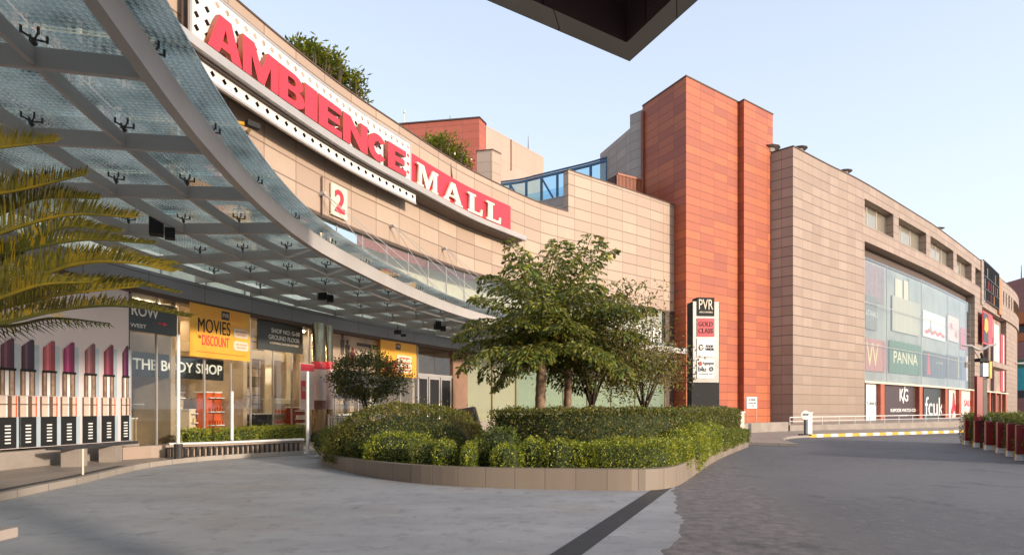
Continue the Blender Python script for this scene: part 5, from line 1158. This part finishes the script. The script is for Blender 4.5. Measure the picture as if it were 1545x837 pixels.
# ---------------------------------------------------------------- foreground date palm at the left
k = thing('feather_palm', 'golden green feather palm fronds reaching in from the left edge', 'palm tree', (-5.4, 4.3, 0)); base = np.array([-5.35, 4.3, 2.55])
m = trunk_mb(-5.4, 4.3, 2.5, .22); m.build('trunk', BARKD, k, smooth=True)
def frond(pts, mats, LL=.30, seed=0, n=78, up=.75):
    rr = np.random.default_rng(seed); pp = Path([tuple(q[:2]) for q in pts]) if False else None
    P = [np.array(q, float) for q in pts]; q = [2*P[0]-P[1]]+P+[2*P[-1]-P[-2]]; o = []
    for i in range(1, len(q)-2):
        for t in np.linspace(0, 1, 14, endpoint=False): a, b, c, d = q[i-1:i+3]; o.append(.5*((2*b)+(-a+c)*t+(2*a-5*b+4*c-d)*t*t+(-a+3*b-3*c+d)*t**3))
    o.append(P[-1]); o = np.array(o); s = np.concatenate([[0], np.cumsum(np.linalg.norm(np.diff(o, axis=0), axis=1))]); L = s[-1]
    mb = MB(); nn = len(o); mb.tube([tuple(x) for x in o], [.018*(1-i/nn)+.004 for i in range(nn)], 6)
    V = []
    for i in range(n):
        f = (i+.5)/n
        if f < .12: continue
        t = f*L; p = np.array([np.interp(t, s, o[:, c]) for c in range(3)]); p2 = np.array([np.interp(min(L, t+.05), s, o[:, c]) for c in range(3)]); p1 = np.array([np.interp(max(0, t-.05), s, o[:, c]) for c in range(3)])
        g = p2-p1; g /= np.linalg.norm(g); side = np.cross(g, [0, 0, 1]); side /= np.linalg.norm(side); upv = np.cross(side, g)
        ll = LL*math.sin(PI*min(1, .22+.72*f))**.6*(1 if f < .9 else .8)
        for sg in (-1, 1):
            a = side*sg*.55+upv*up+g*(.55+.5*f)+rr.normal(size=3)*.07; a /= np.linalg.norm(a); l = ll*(.85+.3*rr.random()); w_ = .0075
            bb_ = np.cross(a, side*sg*.2+g); bb_ /= np.linalg.norm(bb_); bend = np.array([0, 0, -.10*l]); wv = g*w_
            V.append([p-wv*.6, p+a*l*.5-wv, p+a*l*.5+wv, p+wv*.6]); V.append([p+a*l*.5-wv, p+a*l+bend, p+a*l+bend+wv*.2, p+a*l*.5+wv])
    fr = mb.build('frond', mats[0], k); ob = quads_obj('leaflets', np.array(V), rng.integers(0, len(mats), len(V)), mats); ob.parent = fr; return fr
def fw_(u, v, Y): return tuple(world(u, v, Y))
specs = [([(-130,350,4.3),(-20,330,4.3),(60,300,4.2),(150,300,4.1)], .22, [FRD,FR]), ([(-130,430,4.4),(0,400,4.4),(90,345,4.3),(180,350,4.3)], .22, [FRD,FRD,FR]), ([(-130,490,4.2),(0,465,4.1),(90,445,4.0),(210,432,4.0)], .22, [FR,FRD]), ([(-130,470,3.7),(-20,455,3.7),(60,430,3.6),(140,425,3.6)], .24, [FR,FR,FRD]),
 ([(-130,235,4.1),(-30,226,4.0),(84,214,3.9)], .26, [FR,FR]), ([(-130,300,4.2),(0,292,4.1),(131,263,3.9)], .24, [FR,FRD]),
 ([(-130,400,4.0),(0,352,3.9),(100,325,3.8),(206,328,3.7)], .26, [FR,FR,FRD]), ([(-100,410,4.3),(30,378,4.3),(130,362,4.3),(232,368,4.3)], .17, [FRD,FRD,FR]),
 ([(-140,450,3.8),(0,436,3.7),(110,400,3.6),(190,396,3.5),(262,410,3.5)], .24, [FR,FR,FRD]), ([(-100,450,4.1),(30,412,4.1),(150,390,4.1),(262,400,4.2)], .22, [FRD,FR]),
 ([(-140,520,4.0),(0,488,3.9),(100,466,3.9),(190,462,3.8),(288,478,3.7)], .17, [FRD,FR]), ([(-140,470,4.4),(0,452,4.4),(120,428,4.4),(200,428,4.4),(268,442,4.4)], .15, [FRD,FRD,FR])]
for i, (pts, LL, mt) in enumerate(specs): frond([tuple(base)]+[fw_(*q) for q in pts], mt, LL*1.1, i, 230)
# drooping dark underside frond
frond([tuple(base)]+[fw_(*q) for q in [(-140,480,4.2),(0,492,4.2),(80,480,4.1),(166,488,4.0)]], [FRD,L2], .17, 40, 70, up=-.7)
frond([tuple(base)]+[fw_(*q) for q in [(-140,440,4.4),(-20,440,4.4),(40,445,4.4),(90,452,4.3)]], [FRD,L2,FR], .22, 41, 60, up=-.5)
for i in range(14):
    az = 1.2+i*.36; el = .9-.09*(i % 5); l = 2.1; d_ = np.array([math.cos(az), math.sin(az), 0]); pts = [tuple(base)]
    for j in range(1, 5): f = j/4; pts.append(tuple(base+d_*l*f*.9+np.array([0, 0, el*l*f*.5-.75*f*f*l*.6])))
    frond(pts, [FR,FRD], .26, 60+i, 60)
# ================================================================ STREET FURNITURE
# totem
p = world(1061.5, 615, 27.0); k = thing('totem_sign', 'tall cream and black totem with cinema and drinks panels before the red tower', 'sign', (p.x, p.y, 0)); t = Vector((1, .12, 0)).normalized(); c = Vector((p.x, p.y, 0)); n_ = t.cross(Vector((0,0,1))); sc = 27.0/F
zf = lambda v: E+(615-v)*sc
m = MB(); m.bar(c+Vector((0,0,zf(621)/2+zf(575)/2)), c+Vector((.001,0,0))+Vector((0,0,0)), .1) if False else None
def vb(u0, u1, v0, v1, th, off, name, mat, bev=0):
    a = c+t*((u0-1061.5)*sc)+n_*off; b = c+t*((u1-1061.5)*sc)+n_*off; z = (zf(v0)+zf(v1))/2; m = MB(); m.bar(a+Vector((0,0,z)), b+Vector((0,0,z)), th, zf(v0)-zf(v1)); return m.build(name, mat, k)
vb(1039.5, 1083, 457, 664, .5, -.03, 'black_casing', BLACK); vb(1030, 1090, 612, 664, 1.0, 0, 'base', BLACK)
vb(1041, 1081.5, 456.5, 577, .5, .02, 'cream_face', plain('totem_cream', (.52,.49,.46), .35, .2))
vb(1047, 1074, 450.5, 478, .53, .035, 'cinema_panel', BLACK); vb(1047, 1074, 481.5, 508.5, .53, .035, 'red_panel', SIGNRED); vb(1047, 1074, 511.5, 539, .53, .035, 'cafe_panel', WHITE); vb(1047, 1074, 542.5, 571, .53, .035, 'drinks_panel', WHITE)
def tt_(s, u, v, w_, h_, mat, bo=0, sp=1): put(s, c+n_*.30, t, (u-1061.5)*sc, zf(v), w_*sc, h_*sc, mat, k, .02, bo, spacing=sp)
tt_('PVR', 1060.5, 461, 22, 15, CREAML, 0); tt_('ARCHIVERS', 1060.5, 472.5, 21, 2.2, CREAML, .01); tt_('GOLD', 1060.5, 490, 22, 7.5, plain('dark_maroon_letter', (.05,.008,.01), .4), .008, 1.1); tt_('CLASS', 1060.5, 500, 22.5, 7.5, MATS['dark_maroon_letter'], .008, 1.1)
tt_('FOOD', 1066.5, 523, 11, 3.6, BLACK, .008); tt_('UNION', 1066.5, 527.5, 12.5, 3.6, BLACK, .008); tt_('pepsi', 1066, 549, 13, 5.5, DB, 0); tt_('blu', 1055, 557, 12, 7, DB, .01); tt_('mind it!', 1061, 564, 20, 1.6, DB, 0)
place(poly([arc(.5,.5,.5,.5,0,360,20)], 6*sc, 6*sc, .02), 'round_mark', SIGNRED, c+n_*.31+t*((1052-1061.5)*sc)+Vector((0,0,zf(549))), t, k); place(poly([arc(.5,.5,.5,.5,200,340,12)], 5.6*sc, 2.4*sc, .03), 'round_mark_wave', BLUEM, c+n_*.315+t*((1052-1061.5)*sc)+Vector((0,0,zf(551))), t, k)
place(poly([arc(.5,.5,.5,.5,0,360,20), arc(.5,.5,.2,.2,0,360,12)], 7*sc, 7*sc, .02), 'round_mark', DB, c+n_*.31+t*((1069-1061.5)*sc)+Vector((0,0,zf(557))), t, k)
place(poly([[(.0,.4),(1,.4),(1,.5),(0,.5)], [(.2,0),(.3,0),(.3,1),(.2,1)]][:1], 9*sc, 6*sc, .02), 'logo_stroke', BLACK, c+n_*.31+t*((1054-1061.5)*sc)+Vector((0,0,zf(525))), t, k); place(poly([arc(.5,.5,.5,.5,30,330,16)+arc(.5,.5,.36,.36,330,30,16)], 7*sc, 9*sc, .02), 'logo_ring', BLACK, c+n_*.31+t*((1053-1061.5)*sc)+Vector((0,0,zf(525))), t, k)
# notice board, utility cabinet
p = world(1134, 607, 36.5); k = thing('notice_board', 'white notice board on two posts before the red tower', 'notice board', (p.x, p.y, 0)); t = rv.to_3d().normalized(); n_ = t.cross(Vector((0,0,1)))
m = MB(); m.bar(p-t*.55, p+t*.55, .06, .72); m.build('panel', WHITE, k); m = MB()
for q in (-.45, .45): m.tube([(p.x+t.x*q, p.y+t.y*q, .12), (p.x+t.x*q, p.y+t.y*q, p.z)], .03, 6)
m.build('post', STEEL, k); put('NO PARKING', p+n_*.03, t, 0, .18, .8, .12, WALLI, k, .01); put('TOW AWAY ZONE', p+n_*.03, t, 0, -.02, .85, .09, WALLI, k, .01); put('24 HRS', p+n_*.03, t, 0, -.2, .4, .09, SIGNRED, k, .01)
p = world(1113, 630, 28.0); k = thing('utility_cabinet', 'cream utility cabinet at the right end of the hedges', 'cabinet', (p.x, p.y, 0)); m = MB(); m.box((p.x, p.y, .82), (.5, .35, 1.2), .3); m.build('body', CREAM, k, bevel=.015)
m = MB(); m.box((p.x, p.y, 1.45), (.56, .42, .06), .3); m.build('lid', WHITEM, k); m = MB(); m.box((p.x, p.y, .12), (.55, .4, .2), .3); m.build('plinth', CONC, k)
# low walls with railing on the right
m = MB(); sw = WR.at_u(1192); m.slab(WR, 0, sw-.2, -.3, 0, .05, .72, .8); props(m.build('low_wall', CONC), 'rough low concrete wall below the red tower', 'wall')
k = thing('terrace_wall', 'long low grey terrace wall with a white tube railing before the beige block', 'wall', (*WR.pos(sw), 0))
def wt(s): return float(np.interp(s, [sw, WR.at_u(1470), WR.L], [.50, .62, .62]))
m = MB(); ss = sw
while ss < WR.L-1.0: e = min(ss+1.5, WR.L); m.slab(WR, ss, e, -.3, 0, .05, wt(ss), 1.5); ss = e
m.build('wall', CONC, k)
for z in (.25, .52):
    m = MB(); m.tube([(*WR.pos(sw+.2+i*1.0, -.15), wt(sw+i)+z) for i in range(int(WR.L-sw-1))], .022 if z < .5 else .035, 6); m.build('rail', WHITEM, k)
for i in range(0, int((WR.L-sw)/1.6)): s = sw+.2+i*1.6; p_ = WR.pos(s, -.15); m = MB(); m.tube([(*p_, wt(s)-.02), (*p_, wt(s)+.52)], .025, 6); m.build('rail_post', WHITEM, k)
# small stop sign post with a white box behind
p = world(1214.5, 657, 32.3); k = thing('small_road_sign', 'small white round sign on a black post at the kerb', 'road sign', (p.x, p.y, 0)); m = MB(); m.tube([(p.x,p.y,.12),(p.x,p.y,1.35)], .045, 8); m.build('post', BLACK, k)
m = MB(); m.tube([(p.x,p.y-.08,1.25),(p.x,p.y-.05,1.25)], .26, 18); m.build('disc', WHITE, k); put('STOP', Vector((p.x,p.y-.09,1.25)), (1,0,0), 0, .03, .32, .1, BLACK, k, .006, .02)
m = MB(); m.box((p.x,p.y,.15), (.6,.3,.08)); m.build('foot', BLACK, k)
p = world(1219, 657, 33.4); k = thing('white_bollard_box', 'white upright box behind the small round road sign', 'bollard', (p.x, p.y, 0)); m = MB(); m.box((p.x,p.y,.72), (.36,.3,1.25), .4); m.build('body', WHITE, k, bevel=.02); m = MB(); m.box((p.x,p.y,1.37), (.42,.36,.06), .4); m.build('lid', WHITEM, k)
# bench on the left forecourt
sb = FW.at_u(120, 1.6); pb_ = FW.pos(sb, 1.6); t = FW.tan(sb); pc_ = gnd(112, 703, .13); pd2 = gnd(167, 696, .13); a = Vector((*pc_, 0)); b = Vector((*pd2, 0)); t = (b-a).normalized(); ang = math.atan2(t.y, t.x)
k = thing('stone_bench', 'dark topped bench on two concrete blocks before the lipstick billboard', 'bench', (a.x, a.y, .13))
for q in (a, b): m = MB(); m.box((q.x, q.y, .36), (.42, .38, .46), .15); m.build('leg', CONC, k)
m = MB(); mid = (a+b)/2+t*.1; m.box((mid.x, mid.y, .63), ((b-a).length+1.5, .42, .07), ang); m.build('seat', SLATE, k)
m = MB(); q = gnd(125, 716, .13); m.tube([(*q,.13),(*q,.72)], .022, 6); props(m.build('thin_post', CREAM), 'thin pale upright post at the kerb before the bench', 'post')
q2 = gnd(20, 700, .13); k = thing('stone_bench', 'dark topped bench cut by the left edge of the view', 'bench', (q2[0], q2[1], .13)); m = MB(); m.box((q2[0]-.7, q2[1]+.2, .60), (2.6, .42, .06), 1.45); m.build('seat', SLATE, k)
for dy in (-.8, .8): m = MB(); m.box((q2[0]-.8, q2[1]+.2+dy, .35), (.38,.38,.44), .1); m.build('leg', CONC, k)
# ramp wall with slotted railing
RW = Path([gnd(192,694,.13), gnd(250,690,.13), gnd(330,687,.13), gnd(400,683,.13), gnd(462,680,.13)])
k = thing('ramp_wall', 'low beige ramp wall with dark slots and white coping left of the planter', 'wall', (*RW.pos(RW.L/2), 0))
m = MB(); m.slab(RW, 0, RW.L, -.5, -.25, .13, .50, .8); m.build('wall', clad('ramp_stone', (.36,.27,.21), (.31,.23,.18), (.18,.13,.1), 1.2, 1.0, .01, streak=.5), k)
m = MB(); m.slab(RW, RW.L*.22, RW.L, -.55, -.18, .505, .56, .8); m.build('coping', WHITEM, k)
nb2 = 26
for i in range(nb2): s = RW.L*(.2+.78*i/nb2); p_ = RW.pos(s, -.02); m = MB(); m.box((*p_, .27), (.05, .05, .3), 1.2); m.build('baluster', STEELD, k)
m = MB(); m.tube([(*RW.pos(RW.L*(.2+.78*i/12), -.02), .43) for i in range(13)], .018, 6); m.build('bar_rail', STEELD, k)
m = MB(); m.slab(RW, 0, RW.L, -2.6, -.5, .13, .42, 1.0); props(m.build('ramp', PAVE), kind='structure')
# slender white posts
for u, vt, vb_, dk, lab in ((269,505,692,True,'white post with a dark foot, leftmost, by the ramp wall'),(350,590,684,True,'short white post with a dark bracket before the orange banner'),(464,560,684,False,'white post at the right end of the ramp wall')):
    x, y = gnd(u, vb_, .13); zt = E+(615-vt)/F*y; k = thing('white_post', lab, 'post', (x, y, .13), 'slender white posts along the ramp'); m = MB(); m.tube([(x,y,.13),(x,y,zt)], .05, 10); m.build('shaft', WHITEM, k)
    m = MB(); m.tube([(x,y,.13),(x,y,.13+(.45 if dk else .08))], .12, 10); m.build('foot', STEELD if dk else WHITEM, k)
# metal railing by the bush
a = world(496,640,23.6); b = world(600,640,26.0); k = thing('metal_railing', 'grey upright bar railing beneath the round dark bush', 'railing', (a.x, a.y, .13)); d_ = b-a; d_.z = 0
for i in range(30): q = a+d_*(i/29); m = MB(); m.tube([(q.x,q.y,.13),(q.x,q.y,1.32 if i % 5 else 1.4)], .028 if i % 5 else .045, 6); m.build('bar', STEEL, k)
m = MB(); m.bar((a.x,a.y,1.28),(b.x,b.y,1.28),.05,.05); m.bar((a.x,a.y,.28),(b.x,b.y,.28),.04,.04); m.build('rail', STEEL, k)
# dark sloping block standing for a blurred dark shape between the hedges
p = world(712, 640, 19.0); k = thing('dark_sloping_block', 'dark brown sloping block in the gap between the hedges', 'planter', (p.x, p.y, 0)); m = MB(); x, y = p.x, p.y
m.hexa([(x-.9,y-.5,.1),(x+.55,y-.5,.1),(x+.55,y+.5,.1),(x-.9,y+.5,.1)], [(x-.75,y-.4,1.55),(x+.1,y-.4,1.70),(x+.1,y+.4,1.70),(x-.75,y+.4,1.55)]); m.build('body', BROWNP, k, bevel=.05)
# foreground wall cap bottom left
k = thing('foreground_wall', 'pale capped end of a low wall in the bottom left corner', 'wall', (-3.5, 3.3, 0))
q = [(-4.6,3.05),(-3.42,3.40),(-3.30,3.86),(-4.8,3.75)]; q = [(-5.0,2.7),(-3.22,2.7),(-3.16,3.62),(-5.0,3.62)]
m = MB(); m.prism([(-5.0,2.4),(-3.24,2.7),(-3.20,3.58),(-5.0,3.3)], 0, .83); m.build('wall', plain('pale_rendered_wall', (.50,.46,.42), .7, fine=.15), k)
m = MB(); m.prism([(-5.05,2.35),(-3.18,2.65),(-3.12,3.65),(-5.05,3.36)], .833, .90, bot=True); m.build('cap', plain('pale_stone_cap', (.42,.35,.30), .5), k, bevel=.01)
# ---------------------------------------------------------------- lamp post with arms and signs
p = world(1484, 676, 24.0); X, Y = p.x, p.y; sc = Y/F; zf = lambda v: E+(615-v)*sc; xf = lambda u: (u-772.5)*sc
k = thing('street_lamp', 'dark street lamp with two curved wing arms on the road divider', 'street lamp', (X, Y, 0))
m = MB(); m.box((X, Y, zf(545)/2), (.17, .17, zf(545))); m.build('pole', STEELD, k); m = MB(); m.tube([(X-.0,Y,zf(545)),(xf(1480),Y,zf(532))], [.07,.04], 8); m.box((xf(1481),Y,zf(543)),(.35,.3,.14)); m.build('bracket', BLACK, k)
for sg, ue in ((-1, 1452), (1, 1504)):
    m = MB(); pts = [(xf(1478), Y, zf(528)), (xf(1478)+sg*.22, Y, zf(525)), (xf((1478+ue)/2), Y, zf(521.5)), (xf(ue), Y, zf(521 if sg < 0 else 519))]; m.tube(pts, [.05,.06,.06,.03], 8); m.build('lamp_arm', STEEL, k)
m = MB(); m.tube([(xf(1466), Y, zf(522)), (xf(1477), Y, zf(540))], .02, 6); m.build('strut', STEEL, k)
k = thing('advertising_sign', 'upright dark red advertising board on the lamp post', 'sign', (xf(1473), Y-.2, 1.5)); m = MB(); m.box((xf(1473.5), Y-.1, (zf(567)+zf(634))/2), (xf(1479)-xf(1468.5), .12, zf(567)-zf(634)), .2); m.build('panel', REDP, k)
m = MB(); m.box((xf(1479), Y-.1, zf(570)), (.4,.05,.05)); m.box((xf(1479), Y-.1, zf(630)), (.4,.05,.05)); m.build('bracket', STEELD, k)
k = thing('small_sign_box', 'small white and yellow sign box at the top of the lamp post', 'sign', (X, Y, 3.4)); m = MB(); m.box((xf(1482), Y-.12, zf(558)), (.32, .14, zf(548)-zf(568)), .2); m.build('white_face', SKYW, k); m = MB(); m.box((xf(1489), Y-.1, zf(558)), (.12,.16,zf(546)-zf(571)), .2); m.build('yellow_face', YEL, k)
k = thing('street_lamp', 'second curved lamp arm reaching in from the right edge', 'street lamp', (xf(1562), Y, 0)); m = MB(); m.box((xf(1562), Y, zf(560)/2), (.16,.16,zf(560))); m.build('pole', STEELD, k); m = MB(); m.tube([(xf(1562),Y,zf(560)),(xf(1556),Y,zf(550)),(xf(1545),Y,zf(548)),(xf(1532),Y,zf(548))], [.05,.06,.05,.03], 8); m.build('lamp_arm', STEEL, k)
# ---------------------------------------------------------------- red planter barriers along the divider
DV = Path([(20.6,26.2),(19.4,23.9),(17.8,20.9),(16.2,18.4),(14.9,16.6)])
def barrier(s, lab):
    x, y = DV.pos(s, .0); t = DV.tan(s); ang = math.atan2(t.y, t.x); k = thing('road_barrier', lab, 'barrier', (x, y, 0), 'red and white barrier posts along the road divider')
    m = MB(); m.box((x, y, .66), (.30, .26, .92), ang); m.build('post', REDP, k, bevel=.015)
    n_ = t.cross(Vector((0,0,1)))
    m = MB(); m.hexa([(x-t.x*.12+n_.x*sx*.14-(0),y-t.y*.12+n_.y*sx*.14,0) for sx in (1,-1)]+[(x+t.x*.12+n_.x*sx*.14,y+t.y*.12+n_.y*sx*.14,0) for sx in (-1,1)], [(x-t.x*.10+n_.x*sx*.12,y-t.y*.10+n_.y*sx*.12,.30) for sx in (1,-1)]+[(x+t.x*.10+n_.x*sx*.12,y+t.y*.10+n_.y*sx*.12,.30) for sx in (-1,1)]); m.build('white_base', WHITE, k)
    q = (x-t.x*.17, y-t.y*.17); m = MB(); m.box((*q, .14), (.10,.30,.28), ang); m.build('yellow_base', YEL, k)
    return k
ls = ['farthest','second farthest','third farthest','fourth farthest','fifth farthest','sixth farthest','seventh farthest','eighth farthest']
ns = 6
for i in range(ns): barrier(.5+i*1.75, f'red barrier post with white and yellow base, {i+1 and ["farthest from","second farthest from","third farthest from","third nearest to","second nearest to","nearest to"][i]} the camera')
for i in range(ns-1):
    s = .5+(i+.5)*1.75; x, y = DV.pos(s, -.16); t = DV.tan(s); k = thing('white_hoop_rail', 'white pointed hoop railing between the '+['first','second','third','fourth','fifth','sixth','seventh','eighth','ninth'][i]+' pair of barrier posts from the lamp', 'railing', (x, y, 0), 'white hoop rails between the barrier posts')
    m = MB(); c_ = Vector((x, y, 0)); m.tube([c_-t*.5+Vector((0,0,.1)), c_-t*.5+Vector((0,0,1.08)), c_-t*.14+Vector((0,0,1.30)), c_+t*.14+Vector((0,0,1.30)), c_+t*.5+Vector((0,0,1.08)), c_+t*.5+Vector((0,0,.1))], .028, 6); m.build('hoop', WHITEM, k)
    m = MB()
    for z in (.35, .6, .85): m.tube([c_-t*.5+Vector((0,0,z)), c_+t*.5+Vector((0,0,z))], .016, 5)
    m.build('cross_bars', WHITEM, k)
hedge('hedge', 'green hedge growing behind the red barrier posts on the divider', [(21.2,26.6),(20.0,23.8),(18.5,21.0),(16.9,18.5),(15.5,16.5)], .8, .05, 1.34, [L5,L1,L2], [.4,.35,.25], 800, .06, .09)
# opposite parking building across the road, behind the viewpoint: seen in the shop glass
k = thing('parking_building', 'cream banded parking building across the road behind the viewpoint', 'building', (22, -34, 0))
m = MB()
for i in range(4): m.box((26, -40, 3.2+i*3.3), (60, 14, 1.2), -.35)
m.build('floor_band', CREAM, k); m = MB(); 
for i in range(10):
    q = -27+i*6; m.box((26+q*math.cos(-.35)+6*math.sin(-.35), -40+q*math.sin(-.35)+6*math.cos(-.35), 7), (.8,.8,14), -.35)
m.build('column', CREAM, k); m = MB(); m.box((26,-42,7), (58,9,13.6), -.35); m.build('core', WALLI, k)

# dry leaves and grit gathered along kerbs and the planter foot
V = []
for pth, L0_, n_ in ((PLp, PLp.L, 500), (KP, KP.L*.7, 350)):
    t_ = rng.random(n_)*L0_; o_ = np.abs(rng.normal(size=n_))*.22+.03
    V.append(np.array([[*pth.pos(a_, b_), .014] for a_, b_ in zip(t_, o_)]))
t_ = rng.random(260); V.append(np.stack([-3+t_*11, 6+rng.random(260)*6, np.full(260, .014)], 1)); V = np.concatenate(V)
Q4 = leaves(V, .028, asp=.6); Q4[:, :, 2] = .014+(Q4[:, :, 2]-.014)*.15
ob = quads_obj('leaf_litter', Q4, rng.integers(0, 3, len(V)), [plain('dry_leaf', (.20,.12,.05), .8), plain('pale_grit', (.34,.30,.26), .8), L4]); props(ob, 'scattered dry leaves and grit along the planter foot and kerb', 'leaf litter', kind='stuff')
